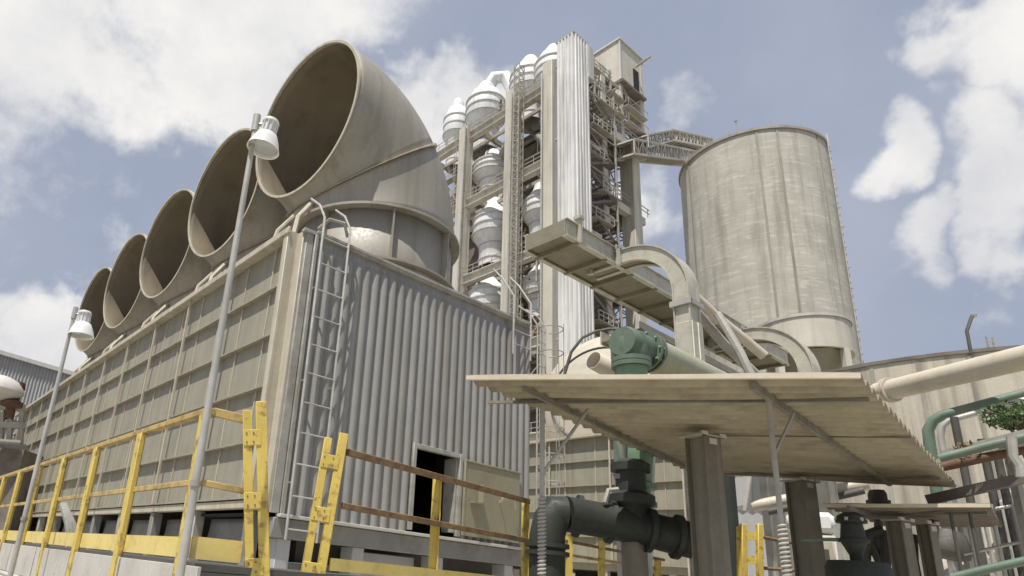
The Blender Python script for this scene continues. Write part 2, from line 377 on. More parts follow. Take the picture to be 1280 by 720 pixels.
for k in range(3): hs.tube([at(86+k*4.5, 674, 18.2), at(84+k*4, 655, 18.2), at(80+k*2.2, 640, 18.3), at(77+k*2, 630, 18.4)], .07, 8)
tag(hs.build('hose_bundle', 'galv_dull', loc=at(86, 676, 18.2)), 'bundle of thick grey hoses hanging in the dark gap under the long beige wall', 'hoses')

# ------------------------------------------------------------------ fan elbows
R0 = 2.86
def stack_build(lab, loc, rz, grp):
    r = T('fan_elbow', lab, 'fan stack', loc, rz, grp)
    Z1, Z2 = 11.05-ZT, 12.93-ZT
    n = 64
    b = B(); b.lathe((0, 0, 0), [(2.95, .02), (2.82, .5), (2.8, Z1), (2.8, Z1+.02), (2.8, Z2)], n); b.build('base_cylinder', 'stack_skin', r.o, solid=.03)
    def fl(name, z, ro, hgt=.07):
        q = B(); q.lathe((0, 0, 0), [(2.8, z-hgt), (ro, z-hgt), (ro, z), (2.8, z)], n); q.build(name, 'stack_skin', r.o)
    fl('flange', Z1, 3.06); fl('flange', Z2, 3.1, .09)
    for j in range(8):
        a = math.radians(-70+45*j); q = B(); c, s = math.cos(a), math.sin(a); t = V((-s, c, 0))*.025
        p = [V((c*2.8, s*2.8, Z1)), V((c*3.03, s*3.03, Z1)), V((c*3.03, s*3.03, Z2-.09)), V((c*2.8, s*2.8, Z2-.09))]
        q.hexa([x-t for x in p]+[x+t for x in p]); q.build('stiffener', 'stack_skin', r.o)
    # elbow: quarter bend towards -x, in two sections with a seam flange
    XO, ZO = -3.38, 16.72-12.93
    def ring(th, R):
        c = V((XO*(1-math.cos(th)), .12*th, Z2 + ZO*math.sin(th)))
        a = th*(1.0)
        nx = V((math.cos(a), 0, math.sin(a)))      # in-plane direction that starts as +x
        ny = V((-.10*math.sin(th), 1, 0)).normalized()
        return [c + nx*(R*math.cos(2*math.pi*j/n)) + ny*(R*math.sin(2*math.pi*j/n)) for j in range(n)], c, nx, ny
    def section(t0, t1, m, name, taper=0):
        q = B()
        for i in range(m+1):
            th = t0+(t1-t0)*i/m
            q.v += ring(th, R0+taper*(i/m))[0]
        for i in range(m):
            for j in range(n): q.f.append((i*n+j, i*n+(j+1) % n, (i+1)*n+(j+1) % n, (i+1)*n+j))
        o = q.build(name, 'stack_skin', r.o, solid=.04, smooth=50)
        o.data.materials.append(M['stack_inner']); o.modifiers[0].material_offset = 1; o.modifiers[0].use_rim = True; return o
    TH = math.radians(91); TS = math.radians(40)
    section(0, TS, 8, 'lower_elbow'); section(TS, TH, 12, 'mouth_elbow', .04)
    def rim(th, ri, ro, wdt, name, mt):
        a1 = ring(th-wdt, ri)[0]; a2 = ring(th-wdt, ro)[0]; a3 = ring(th+wdt, ro)[0]; a4 = ring(th+wdt, ri)[0]
        q = B(); q.v = a1+a2+a3+a4
        for s_ in range(4):
            for j in range(n): q.f.append((s_*n+j, s_*n+(j+1) % n, ((s_+1) % 4)*n+(j+1) % n, ((s_+1) % 4)*n+j))
        q.build(name, mt, r.o)
    rim(TS, R0, R0+.12, .008, 'seam_flange', 'trim_light')
    rim(TH, R0-.0, R0+.09, .010, 'mouth_rim', 'trim_light')
    # strut under the mouth
    q = B(); q.tube([(-3.9, -.9, .05), (-3.55, -.6, 1.9), (-2.9, -.3, 2.9)], .09, 8); q.build('strut', 'trim_light', r.o)
    q = B(); q.tube([(-3.9, .9, .05), (-3.55, .7, 1.9), (-2.9, .5, 2.9)], .09, 8); q.build('strut', 'trim_light', r.o)
    return r
for k, lab in enumerate(('largest and nearest beige elbow duct, flanged base in full view above the ribbed grey wall',
        'second beige elbow duct from the near end, its mouth right behind the tall lamp head',
        'middle beige elbow duct of the five on the cooling tower roof',
        'fourth beige elbow duct from the near end of the roof row',
        'farthest and smallest beige elbow duct, partly behind the small white lamp')):
    stack_build(lab, C0 + D1*(3.15+6.6*k) + D2*4.6 + V((0, 0, ZT)), RZ, 'beige elbow ducts in a row on the cooling tower roof')

# ------------------------------------------------------------------ wall ladder
def ladder(name, label, loc, x0, x1, y, z0, z1, rs, top=True, r=.035, cage=False, mt='galv', rz=RZ, lean=.9):
    t = T(name, label, 'ladder', loc, rz)
    for x in (x0, x1):
        p = [(x, y, z0), (x, y, z1)]
        if top: p += [(x, y+.35, z1+.55), (x, y+.9, z1+1.0)] if lean else []
        q = B(); q.tube(p, r, 8); q.build('side_rail', mt, t.o)
    z = z0+.25
    while z < z1:
        q = B(); q.tube([(x0, y, z), (x1, y, z)], r*.62, 6); q.build('rung', mt, t.o); z += rs
    if cage:
        z = z0+2
        while z < z1:
            q = B(); xm = (x0+x1)/2; pts = [(xm+.42*math.cos(a), y-.42+.42*math.sin(a)*1.0-.0, z) for a in [math.radians(50-i*28) for i in range(11)]]
            q.tube(pts, .02, 5); q.build('hoop', mt, t.o); z += .9
        for a in (0, -60, -120, -180):
            q = B(); xm = (x0+x1)/2; a = math.radians(a); q.tube([(xm+.42*math.cos(a), y-.42+.42*math.sin(a), z0+2), (xm+.42*math.cos(a), y-.42+.42*math.sin(a), z1)], .014, 5); q.build('cage_bar', mt, t.o)
    return t
wl = ladder('wall_ladder', 'pale tubular steel ladder up the near corner of the ribbed grey wall', C0, .36, 1.24, -.32, 2.25, 10.9, .78, lean=1)
for z in (3.6, 6.2, 8.8):
    for x in (.36, 1.24):
        q = B(); q.bar((x, -.32, z), (x, -.02, z), .05, .02); q.build('stand_off', 'galv', wl.o)
ladder('wall_ladder', 'dark caged ladder at the far right end of the ribbed grey wall', C0, WID+.2, WID+.65, -.15, .3, 10.6, .45, lean=1, r=.03, mt='galv_dull', cage=True)
# small hand rail pair at the roof's right end
for px, lb in ((636, 'left'), ):
    pass
t = T('roof_handrail', 'pair of bent tubular grab rails over the right end of the tower roof edge', 'handrail', C0+D2*8.9+V((0, 0, ZT)), RZ)
for dx in (-.55, .35):
    q = B(); q.tube([(dx, -.25, -1.4), (dx, -.25, .75), (dx, .3, 1.6), (dx, .75, 2.1)], .035, 8); q.build('grab_rail', 'galv', t.o)
for z in (-1, -.5, 0): q = B(); q.tube([(-.55, -.25, z), (.35, -.25, z)], .02, 6); q.build('rung', 'galv', t.o)
# roof clutter near the corner
q = B(); q.tube([(.45, .1, ZT+.25), (.6, -.2, ZT+.5), (1.0, -.35, ZT+.48), (1.25, -.2, ZT+.2)], .05, 8); q.build('vent_pipe', 'galv_dull', ct.o)

# ------------------------------------------------------------------ second cooling tower behind
S0 = C0 + D2*25.7 + D1*2.85
c2 = T('cooling_tower', 'second beige panelled cooling tower block, seen under the left side of the big canopy', 'cooling tower', S0, RZ)
louvre_wall(c2, .2, 34, 0, [10.4, 9.05, 7.6, 6.15, 4.7, 3.3], 4, 1.05)
b = B(); b.box(0, 9, 0, 34, 2.9, 10.45); b.build('casing_wall', 'frp_beige', c2.o)
b = B(); b.box(-.4, 9.1, -.1, 34.1, 10.45, 10.6); b.build('roof_deck', 'trim_light', c2.o)
b = B(); b.box(-.35, .02, -.12, .18, 0, 10.6); b.build('corner_post', 'trim_light', c2.o, bevel=.01)
b = B(); b.box(.2, 9, .3, 34, 0, 1.7); b.build('water_basin', 'plinth', c2.o)
for k in range(9): b = B(); b.box(0, .3, 1+k*3.9, 1.35+k*3.9, 0, 2.9); b.build('leg', 'shed_grey', c2.o)

# ------------------------------------------------------------------ near deck with the yellow railing
P0 = atz(262, 514, 2.8)
DZ = 1.66
dk = T('walkway_deck', 'raised walkway deck with white side panels below the yellow railing', 'walkway', (P0.x, P0.y, 0), RZ)
b = B(); b.box(0, 1.3, -.2, 26, DZ-.06, DZ-.01); b.build('grating', 'dark_steel', dk.o)
b = B(); b.box(1.3, 9, 0.9, 2.1, DZ-.06, DZ-.012); b.build('grating', 'dark_steel', dk.o)
for k in range(14):
    b = B(); y = -.35+k*1.75
    b.box(-.03, .0, y+.03, y+1.72, DZ-.42, DZ-.03); b.box(-.036, -.03, y+.5, y+.53, DZ-.3, DZ-.16); b.build('side_panel', 'fascia_white', dk.o, bevel=.006)
b = B(); b.tube([(-.02, -.6, DZ-.46), (-.02, 26, DZ-.46)], .035, 8); b.build('edge_pipe', 'fascia_white', dk.o)
for k in range(7):
    for x in (.05, 1.2):
        b = B(); b.box(x-.06, x+.06, .3+k*3.8, .42+k*3.8, 0, DZ-.07); b.build('leg', 'galv_dull', dk.o)
b = B(); b.box(0.05, 1.25, -.2, 26, DZ-.2, DZ-.065); b.build('joist', 'dark_steel', dk.o)

def rail(name, label, origin, rz, length, posts, z0, z1, group=None, worn=True, toe=True, post_w=.13, thick=.05, drop=.4):
    t = T(name, label, 'railing', (origin.x, origin.y, 0), rz, group)
    for y in posts:
        q = B(); q.box(-.045, .0, y-post_w/2, y+post_w/2, z0-drop, z1-.02); q.box(-.045, .045, y+post_w/2-.012, y+post_w/2, z0-drop, z1-.02)
        q.build('post', 'yellow', t.o, bevel=.004)
    q = B(); q.bar((0, -.03, z1), (0, length, z1), thick+.02, thick); q.build('top_rail', 'yellow_worn' if worn else 'yellow', t.o, bevel=.006)
    q = B(); q.bar((.0, 0, (z0+z1)/2+.0), (.0, length, (z0+z1)/2), .03, .045); q.build('middle_rail', 'yellow_worn', t.o, bevel=.004)
    if toe:
        q = B(); q.box(.004, .016, -.02, length, z0, z0+.15); q.build('toe_board', 'yellow_pale', t.o)
    return t
rail('railing', 'long yellow channel-post railing running along the beige louvred wall', P0, RZ, 24, [0.02+1.5*k for k in range(16)], DZ+.02, 2.8)
# short return to the gate frame
rt = T('railing', 'short yellow railing return between the long railing and the left gate frame', 'railing', (P0.x, P0.y, 0), RZ)
E1 = atz(308, 528, 2.76); e = rt.l((E1.x, E1.y, 0)); L_ = e.x
q = B(); q.bar((.03, 0, 2.8), (L_, e.y, 2.78), .03, .07); q.build('top_rail', 'yellow_worn', rt.o, bevel=.005)
q = B(); q.bar((.03, 0, 2.24), (L_*1.22, e.y, 2.22), .025, .05); q.build('middle_rail', 'yellow_worn', rt.o, bevel=.005)
q = B(); q.bar((.03, 0, DZ+.1), (L_*1.4, e.y, DZ+.1), .015, .16); q.build('toe_board', 'yellow_pale', rt.o)
def gate_frame(label, pb, pt, lat, depth, w, st=.085, yrot=0):
    """two stiles joined by bolted plates, like the top of a ladder side"""
    t = T('gate_frame', label, 'gate frame', (pb.x, pb.y, pb.z), 0, 'yellow gate frames at the gap in the railing')
    A_ = V((0, 0, 0)); Z = pt-pb; ln = Z.length; z = Z.normalized(); x = (V(lat)-z*V(lat).dot(z)).normalized(); y = z.cross(x)
    def bx(name, x0, x1, y0, y1, z0, z1, mt, par=None, bev=.005):
        q = B(); q.hexa([x*a+y*b_+z*c for c in (z0, z1) for a, b_ in ((x0, y0), (x1, y0), (x1, y1), (x0, y1))]); return q.build(name, mt, par or t.o, bevel=bev)
    bx('stile', -w/2, -w/2+st*.85, -depth/2, depth/2, 0, ln-.07, 'yellow'); bx('stile', w/2-st, w/2, -depth/2, depth/2, 0, ln, 'yellow')
    zz = .0
    for zz in (.06, .50, .94):
        if zz*1.0 > ln: break
        f = bx('cross_plate', -w/2+.004, w/2-st*.55, -depth/2-.008, -depth/2, zz*ln/1.28+.02, zz*ln/1.28+.15, 'yellow')
        for a in (-w/2+.03, w/2-st-.02):
            for c in (.05, .12):
                q = B(); q.lathe(x*a+y*(-depth/2-.008)+z*(zz*ln/1.28+c), [(0, .006), (.006, .006), (.006, 0)], 8, ax=-y); q.build('bolt', 'rust', f)
    return t
latdir = V((math.cos(math.radians(8)), math.sin(math.radians(8)), 0))
gate_frame('right-hand yellow gate frame of two stiles and bolted plates, in front of the ribbed wall', at(388, 735, 6.2), at(421, 541, 6.25), latdir, .09, .22)
gate_frame('left-hand yellow gate frame, taller one in front of the corner of the beige wall', at(322, 735, 5.3), at(318, 503, 5.3), latdir, .09, .19)
# kick plate and thin bar between the frames
q = B(); q.bar(at(335, 714, 5.4), at(380, 718, 6.2), .03, .012); tag(q.build('step_bar', 'galv_dull', loc=at(335, 714, 5.4)), 'thin grey bar closing the bottom of the gap between the yellow gate frames', 'bar')
# right railing in front of the ribbed wall
RA = atz(436, 563, 2.8); RB = atz(661, 625, 2.8)
dd = RB-RA; rzr = math.atan2(dd.y, dd.x)-math.pi/2; LR = dd.length
rr = T('railing', 'rust-worn yellow railing crossing in front of the ribbed wall and its doorway', 'railing', (RA.x, RA.y, 0), rzr)
q = B(); q.bar((0, -.02, 2.78), (0, LR, 2.78), .05, .065); q.build('top_rail', 'rail_rust', rr.o, bevel=.006)
q = B(); q.bar((0, -.02, 2.27), (0, LR, 2.27), .04, .06); q.build('middle_rail', 'rail_rust', rr.o, bevel=.006)
q = B(); q.box(-.01, .01, -.1, LR, DZ+.02, DZ+.13); q.build('toe_board', 'yellow_pale', rr.o)
for px in (549, 660):
    pp = atp(px, 620, RA, V((dd.y, -dd.x, 0)).normalized()); yy = rr.l(pp).y
    q = B(); q.box(-.07, -.03, yy-.045, yy+.045, 1.2, 2.78); q.box(-.08, .0, yy+.035, yy+.045, 1.2, 2.78); q.build('post', 'yellow', rr.o, bevel=.004)

# ------------------------------------------------------------------ lamp posts
def lamp(label, base, ztop, r, hs, side, arm, tilt=.15, two=False):
    t = T('lamp_post', label, 'lamp post', base, math.atan2(side.y, side.x), 'floodlight poles by the cooling tower')
    H = ztop-base.z
    q = B(); q.tube([(0, 0, 0), (0, 0, H*.33), (0, 0, H)], [r*1.25, r*1.15, r*.85], 12); q.build('pole', 'galv', t.o)
    q = B(); q.lathe((0, 0, H), [(r*1.1, -.1), (r*1.25, -.1), (r*1.25, .06), (0, .08)], 12); q.build('pole_cap', 'galv', t.o)
    for z in (H*.22, H*.42): q = B(); q.lathe((0, 0, z), [(r*1.15, -.02), (r*1.5, -.02), (r*1.5, .02), (r*1.15, .02)], 12); q.build('clamp', 'galv_dull', t.o)
    q = B(); q.tube([(0, 0, H-.03), (arm*.6, 0, H-.03), (arm, 0, H-.03)], r*.6, 8); q.build('arm', 'galv', t.o)
    hd = B(); c = V((arm, 0, H)); ax = V((math.sin(tilt), 0, -math.cos(tilt)))
    hd.lathe(c, [(0, -.1*hs), (.36*hs, -.08*hs), (.40*hs, 0), (.40*hs, .08*hs), (.33*hs, .10*hs), (.33*hs, .62*hs), (.40*hs, .66*hs)], 20, ax); ho = hd.build('lamp_housing', 'white_lamp', t.o)
    for j in range(12):
        a = math.radians(30*j); up = V((0, 1, 0)); u = ax.cross(up).normalized(); v = ax.cross(u)
        q = B(); dr = u*math.cos(a)+v*math.sin(a); q.bar(c+ax*.09*hs+dr*.36*hs, c+ax*.62*hs+dr*.36*hs, .03*hs, .07*hs, up=dr); q.build('cooling_fin', 'white_lamp', ho)
    q = B(); q.lathe(c, [(.38*hs, .66*hs), (.48*hs, .74*hs), (.66*hs, 1.15*hs), (.76*hs, 1.5*hs), (.78*hs, 1.55*hs), (.72*hs, 1.52*hs), (.6*hs, 1.15*hs), (.3*hs, .75*hs)], 24, ax); q.build('lamp_shade', 'white_lamp', t.o)
    q = B(); q.lathe(c, [(0, 1.36*hs), (.66*hs, 1.40*hs)], 24, ax); q.build('lamp_glass', 'lamp_glass', t.o)
    return t
lamp('tall galvanised lamp pole with white bell floodlight in front of the second fan elbow', V((at(228, 700, 4.7).x, at(228, 700, 4.7).y, .0)), 5.17, .026, .175, V((1, -.05, 0)), .125, -.12)
lamp('smaller lamp pole at the far left with a white bell floodlight on a short arm', V((at(20, 690, 9).x, at(20, 690, 9).y, 0)), 4.62, .027, .21, V((1, .1, 0)), .13, .05)

# ------------------------------------------------------------------ far left: grey building and vessel
gb = T('warehouse', 'grey ribbed metal building beyond the far end of the cooling tower', 'building', (-62, 62, 0), 0)
pA = at(-160, 395, 66); pB = at(96, 470, 62)
pA = gb.l(pA); pB = gb.l(pB)
dv = (V((pB.x, pB.y, 0))-V((pA.x, pA.y, 0))); ln = dv.length; du = dv.normalized(); nn_ = V((-du.y, du.x, 0))
zt0, zt1 = pA.z, pB.z
b = B()
def wallpt(u, v):
    k = round(u*120); off = .12*(k % 2); p = V((pA.x, pA.y, 0))+du*(u*ln)-nn_*off; p.z = v*(zt0+(zt1-zt0)*u); return p
b.grid(wallpt, 120, 1); b.build('wall', 'shed_grey', gb.o, smooth=20)
b = B(); a0 = V((pA.x, pA.y, 0)); a1 = V((pB.x, pB.y, 0)); b.hexa([a0+nn_*.1, a1+nn_*.1, a1+nn_*22, a0+nn_*22] + [p+V((0, 0, z)) for p, z in ((a0+nn_*.1, zt0-.1), (a1+nn_*.1, zt1-.1), (a1+nn_*22, zt1-.1), (a0+nn_*22, zt0-.1))]); b.build('wall', 'shed_grey', gb.o)
b = B(); b.bar(a0-nn_*.25+V((0, 0, zt0+.05)), a1-nn_*.25+V((0, 0, zt1+.05)), .3, .35); b.build('gutter', 'shed_pale', gb.o)
b = B(); b.bar(a0-nn_*.2+V((0, 0, zt0-5.3)), a1-nn_*.2+V((0, 0, zt1-5.3)), .12, .15); b.build('wall_rail', 'dark_steel', gb.o)

vd = 42
vs_ = T('process_vessel', 'white domed vessel on a rusty frame at the left edge, past the cooling tower', 'vessel', at(-12, 560, vd)*1.0 - V((0, 0, 0)), 0)
o0 = at(-12, 560, vd); base = vs_.l(o0)
b = B(); c = vs_.l(at(-4, 486, vd)); b.lathe(c, [(0, .8), (.6, .72), (1.1, .5), (1.4, .1), (1.45, -.1), (1.2, -.35), (.6, -.6), (0, -.7)], 28); b.build('vessel_body', 'white_clad', vs_.o)
b = B(); p = vs_.l(at(17, 496, vd)); b.lathe(p, [(.0, .9), (.45, .85), (.5, .5), (.35, .4), (.35, -.2), (.6, -.3), (.6, -.6), (.3, -.7), (.3, -1.3)], 16); b.build('valve', 'rust', vs_.o)
for dx, y0, y1 in ((3, 515, 560), (14, 510, 560), (28, 508, 560), (-10, 515, 562)):
    b = B(); b.bar(vs_.l(at(dx, y0, vd)), vs_.l(at(dx-3, y1, vd)), .25); b.build('frame_post', 'tower_steel', vs_.o)
for ya, yb in ((506, 510), (530, 532), (556, 560)):
    b = B(); b.bar(vs_.l(at(-40, ya, vd)), vs_.l(at(33, yb, vd)), .3, .35); b.build('frame_beam', 'tower_steel', vs_.o)
b = B(); b.box(-3, 2.2, -.6, 3, -9, .0); b.build('frame_base', 'tower_brown', vs_.o)
b = B(); b.bar(vs_.l(at(-40, 548, vd-1.5)), vs_.l(at(25, 553, vd-1.5)), .9, .12); b.build('platform', 'fascia_white', vs_.o)

# ------------------------------------------------------------------ preheater tower (frame: x = D2, y = D1)
K = at(695, 430, 62); K.z = 0
pt = T('preheater_tower', 'very tall concrete-framed preheater tower with white corrugated duct and top house', 'tower', K, RZ)
COLX = [(-.1, .2, 1.25), (-.1, 5.9, 1.5), (-.1, 13.7, 1.5), (-.1, 21, 1.5)]
FL = [6, 15.6, 25.4, 35.6, 46, 55.9]
def clb(x, y, w, z0, z1, mt='concrete_tower'):
    q = B(); q.box(x-w/2, x+w/2, y-w/2, y+w/2, z0, z1); q.build('column', mt, pt.o, bevel=.05)
clb(0, .6, 1.3, 0, 58.6); clb(0, 6.0, 1.4, 0, 58.0); clb(0, 13.8, 1.35, 0, 57.0); clb(0, 21.2, 1.3, 0, 56.6)
for y in (6, 13.8, 21.2): clb(9.4, y, 1.5, 0, 56); clb(18.0, y, 1.5, 0, 56)
clb(9.6, .6, 1.0, 0, 64.2); clb(15.6, .6, 1.7, 0, 55); clb(18.6, .6, .9, 55, 64.4); clb(13.9, .6, .7, 55, 64.4)
for z in FL:
    for y0, y1 in ((1.3, 5.2), (6.8, 13.0), (14.6, 20.4)):
        q = B(); q.box(-.12, .12, y0, y1, z-.9, z); q.box(-.42, .42, y0, y1, z-.02, z+.12); q.box(-.42, .42, y0, y1, z-1.05, z-.9); q.build('beam', 'concrete_tower', pt.o, bevel=.04)
    for x0, x1 in ((.7, 9.1), (10.1, 14.8), (16.5, 18)):
        q = B(); q.box(x0, x1, .2, 1.0, z-1.0, z); q.build('beam', 'concrete_tower', pt.o, bevel=.04)
    q = B(); q.box(5.4, 18.6, 1.0, 22, z-.25, z-.03); q.build('floor_slab', 'tower_brown', pt.o)
    q = B()
    for k in range(5): q.box(.5, 18.4, 2.6+k*4.3, 2.9+k*4.3, z-.95, z-.26)
    for k in range(5): q.box(2+k*3.8, 2.25+k*3.8, 1.2, 21.8, z-.7, z-.262)
    q.build('joist', 'tower_steel', pt.o)
    q = B()                                           # handrail of the floor
    for zz in (.55, 1.1): q.bar((-.35, 1, z+zz), (-.35, 22, z+zz), .07); q.bar((.5, -.1, z+zz), (18.4, -.1, z+zz), .07)
    for k in range(15): q.bar((-.35, 1.2+k*1.45, z), (-.35, 1.2+k*1.45, z+1.1), .06)
    for k in range(13): q.bar((.6+k*1.45, -.1, z), (.6+k*1.45, -.1, z+1.1), .06)
    q.build('handrail', 'tower_steel', pt.o)
# intermediate steel platforms and pipes inside
for i, z in enumerate((20, 30.5, 41, 51)):
    q = B(); q.box(5.2, 8, 1.4, 13, z-.15, z); q.build('platform', 'tower_steel', pt.o)
    q = B()
    for zz in (.55, 1.1): q.bar((5.2, 1.4, z+zz), (5.2, 13, z+zz), .06)
    for k in range(9): q.bar((5.2, 1.5+k*1.4, z), (5.2, 1.5+k*1.4, z+1.1), .05)
    q.build('handrail', 'tower_steel', pt.o)
def P(*a): return a
for a, b_, r in ((P(2.5, 12.6, 47), P(2.5, 7.6, 55), .8), (P(2.2, 19.5, 46.5), P(2.2, 14.8, 53), .75), (P(3.5, 1.8, 47.5), P(3.5, 5.0, 53), .6), (P(3, 12.6, 38), P(3, 10, 34), .6), (P(3, 19.5, 25), P(3, 14.5, 34), .8), (P(5, 2, 26), P(5, 5.2, 33), .7)):
    q = B(); q.tube([a, b_], r, 14); q.build('riser_pipe', 'tower_steel', pt.o)
q = B(); q.box(6.2, 8.8, 2.5, 20, 1, 55); q.build('inner_shaft', 'tower_brown', pt.o)
# corrugated white duct at the near corner
DT = 61.6
du0 = atp(697, 250, K-D2*1.7, D2); 
x0, x1 = -1.75, 2.3; ysp = pt.l(atp(697, 250, K-D2*1.75, D2)).y; yn = pt.l(atp(719.5, 250, K-D2*1.75, D2)).y
x1 = pt.l(atp(738, 250, K+D1*yn, D1)).x
DT = pt.l(atp(716, 41, K-D2*1.75, D2)).z
q = B()
def dprof(xa, ya, xb, yb, nrib, nx, ny):
    out = []
    for i in range(nrib):
        for (u, h) in ((0, 0), (.42, 0), (.5, .14), (.92, .14)):
            t_ = (i+u)/nrib; out.append((xa+(xb-xa)*t_+nx*h, ya+(yb-ya)*t_+ny*h))
    return out
pr_ = dprof(x0, ysp, x0, yn, 5, -1, 0) + dprof(x0, yn, x1, yn, 5, 0, -1) + [(x1, yn), (x1, ysp), (x0, ysp)]
for z in [0]+[8.6*i for i in range(1, 7)]+[DT]: q.v += [V((x, y, z)) for x, y in pr_]
m_ = len(pr_); nz = len(q.v)//m_
for r_ in range(nz-1):
    for c in range(m_): q.f.append((r_*m_+c, r_*m_+(c+1) % m_, (r_+1)*m_+(c+1) % m_, (r_+1)*m_+c))
q.f.append(tuple((nz-1)*m_+c for c in range(m_)))
q.build('corrugated_duct', 'alu_duct', pt.o, smooth=20)
q = B(); q.box(x0-.1, x1+.15, yn-.1, ysp+.1, DT-.0, DT+.15); q.build('duct_cap', 'tower_steel', pt.o)
q = B(); q.box(x1-.1, x1+.9, yn-.2, ysp, DT-4.5, DT-.2); q.build('duct_hood', 'alu_duct', pt.o)
for z in (12, 24, 36, 46.5, 56):
    q = B(); q.box(x1, 3.2, yn+.4, yn+.6, z, z+.25); q.box(x0+.3, x0+.5, ysp, ysp+.5, z, z+.25); q.build('duct_bracket', 'tower_steel', pt.o)
# machine house on top
q = B(); q.box(13.4, 18.9, 0, 6.4, 64.3, 70.6); q.build('machine_house', 'machine_clad', pt.o, bevel=.04)
q = B(); q.box(18.2, 18.95, -.06, 5, 64.0, 70.8); q.box(13.2, 19.1, -.2, 5.1, 70.6, 70.85); q.box(13.3, 13.55, -.12, -.0, 64.3, 70.6); q.build('house_trim', 'white_clad', pt.o)
q = B(); q.box(16.4, 17.6, -.09, .05, 64.5, 67.8); q.build('house_opening', 'black_in', pt.o)
q = B(); q.bar((17, -.1, 68.4), (17, -2.2, 68.7), .25); q.build('hoist_beam', 'tower_steel', pt.o)
q = B(); q.box(13.4, 18.9, -.3, 5, 63.9, 64.25); q.build('house_floor', 'tower_brown', pt.o)
# steel lattice between duct and house
q = B()
for z in (57.5, 60.2, 62.8):
    q.bar((4.6, .2, z), (13.2, .2, z), .25); q.bar((4.6, 5, z), (13.2, 5, z), .25)
    for x in (5, 7, 10, 13): q.bar((x, .2, z), (x, 5, z), .2)
    for zz in (.6, 1.15): q.bar((4.6, .1, z+zz), (11.5, .1, z+zz), .07)
    for k in range(6): q.bar((4.8+k*1.3, .1, z), (3.4+k*1.3, .1, z+1.15), .06)
for x in (4.6, 7.8, 11.2):
    for y in (.2, 5): q.bar((x, y, 56), (x, y, 64.4 if x > 5 else 62.8), .26)
q.bar((4.6, .2, 56), (7.8, .2, 60.2), .15); q.bar((7.8, .2, 56), (11.2, .2, 60.2), .15); q.bar((7.8, .2, 60.2), (4.6, .2, 62.8), .15)
q.build('roof_lattice', 'tower_steel', pt.o)
q = B(); q.box(4.8, 10, .6, 4.8, 60.35, 60.5); q.box(7.0, 12.5, .6, 4.8, 62.95, 63.1); q.build('platform', 'tower_brown', pt.o)
# zig-zag stairs on the near side, between the duct and the slim column
fz = 6.0; k = 0
while fz < 54:
    q = B(); xa, xb = (3.6, 8.4) if k % 2 == 0 else (8.4, 3.6); y = -.9 - .0
    for yy in (y-.5, y+.4): q.bar((xa, yy, fz), (xb, yy, fz+2.5), .08, .3); q.bar((xa, yy, fz+1.05), (xb, yy, fz+3.55), .07)
    for s_ in range(9): q.box(min(xa, xb)+.3+abs(xb-xa)*s_/9, min(xa, xb)+.6+abs(xb-xa)*s_/9, y-.5, y+.4, 0, 0) if 0 else q.bar((xa+(xb-xa)*(s_+.5)/9, y-.5, fz+2.5*(s_+.5)/9), (xa+(xb-xa)*(s_+.5)/9, y+.4, fz+2.5*(s_+.5)/9), .28, .05)
    q.box(min(xb-.8, xb+.8), max(xb-.8, xb+.8), y-.6, y+.5, fz+2.42, fz+2.5)
    q.build('stair_flight', 'tower_brown', pt.o); fz += 2.5; k += 1
q = B()
for x in (3.0, 9.1): q.bar((x, -1.5, 0), (x, -1.5, 58), .16)
for z in range(6, 58, 5): q.bar((3, -1.5, z), (9.1, -1.5, z), .12)
q.build('stair_frame', 'tower_steel', pt.o)
q = B()
for z in FL[1:]: q.box(3.0, 8.8, .0, .12, z-8.6, z-1.1)
q.build('cladding_panel', 'tower_brown', pt.o)
# blue lattice mast at the right rear
q = B(); X0, X1, Y0, Y1 = 19.6, 22.3, 4.0, 6.7
for x in (X0, X1):
    for y in (Y0, Y1): q.bar((x, y, 0), (x, y, 66), .22)
z = 2
while z < 65:
    for y in (Y0, Y1): q.bar((X0, y, z), (X1, y, z+2.7), .12); q.bar((X1, y, z), (X0, y, z+2.7), .12); q.bar((X0, y, z), (X1, y, z), .12)
    for x in (X0, X1): q.bar((x, Y0, z), (x, Y1, z+2.7), .12); q.bar((x, Y0, z), (x, Y1, z), .12)
    z += 2.7
q.build('lattice_mast', 'blue_steel', pt.o)
# caged ladder mast in front of the left bays
q = B(); yc = 4.2
for dx, dy in ((-.4, -.4), (-.4, .4), (.4, -.4), (.4, .4)): q.bar((-1.2+dx, yc+dy, 10), (-1.2+dx, yc+dy, 60), .1)
z = 10; k = 0
while z < 60:
    q.bar((-1.6, yc-.4, z), (-1.6, yc+.4, z+.5), .07); q.bar((-1.6, yc+.4, z+.5), (-1.6, yc-.4, z+1), .07)
    q.bar((-.8, yc-.4, z), (-1.6, yc-.4, z+.5), .07); q.bar((-1.6, yc-.4, z+.5), (-.8, yc-.4, z+1), .07)
    z += 1; k += 1
q.build('caged_ladder', 'tower_steel', pt.o)
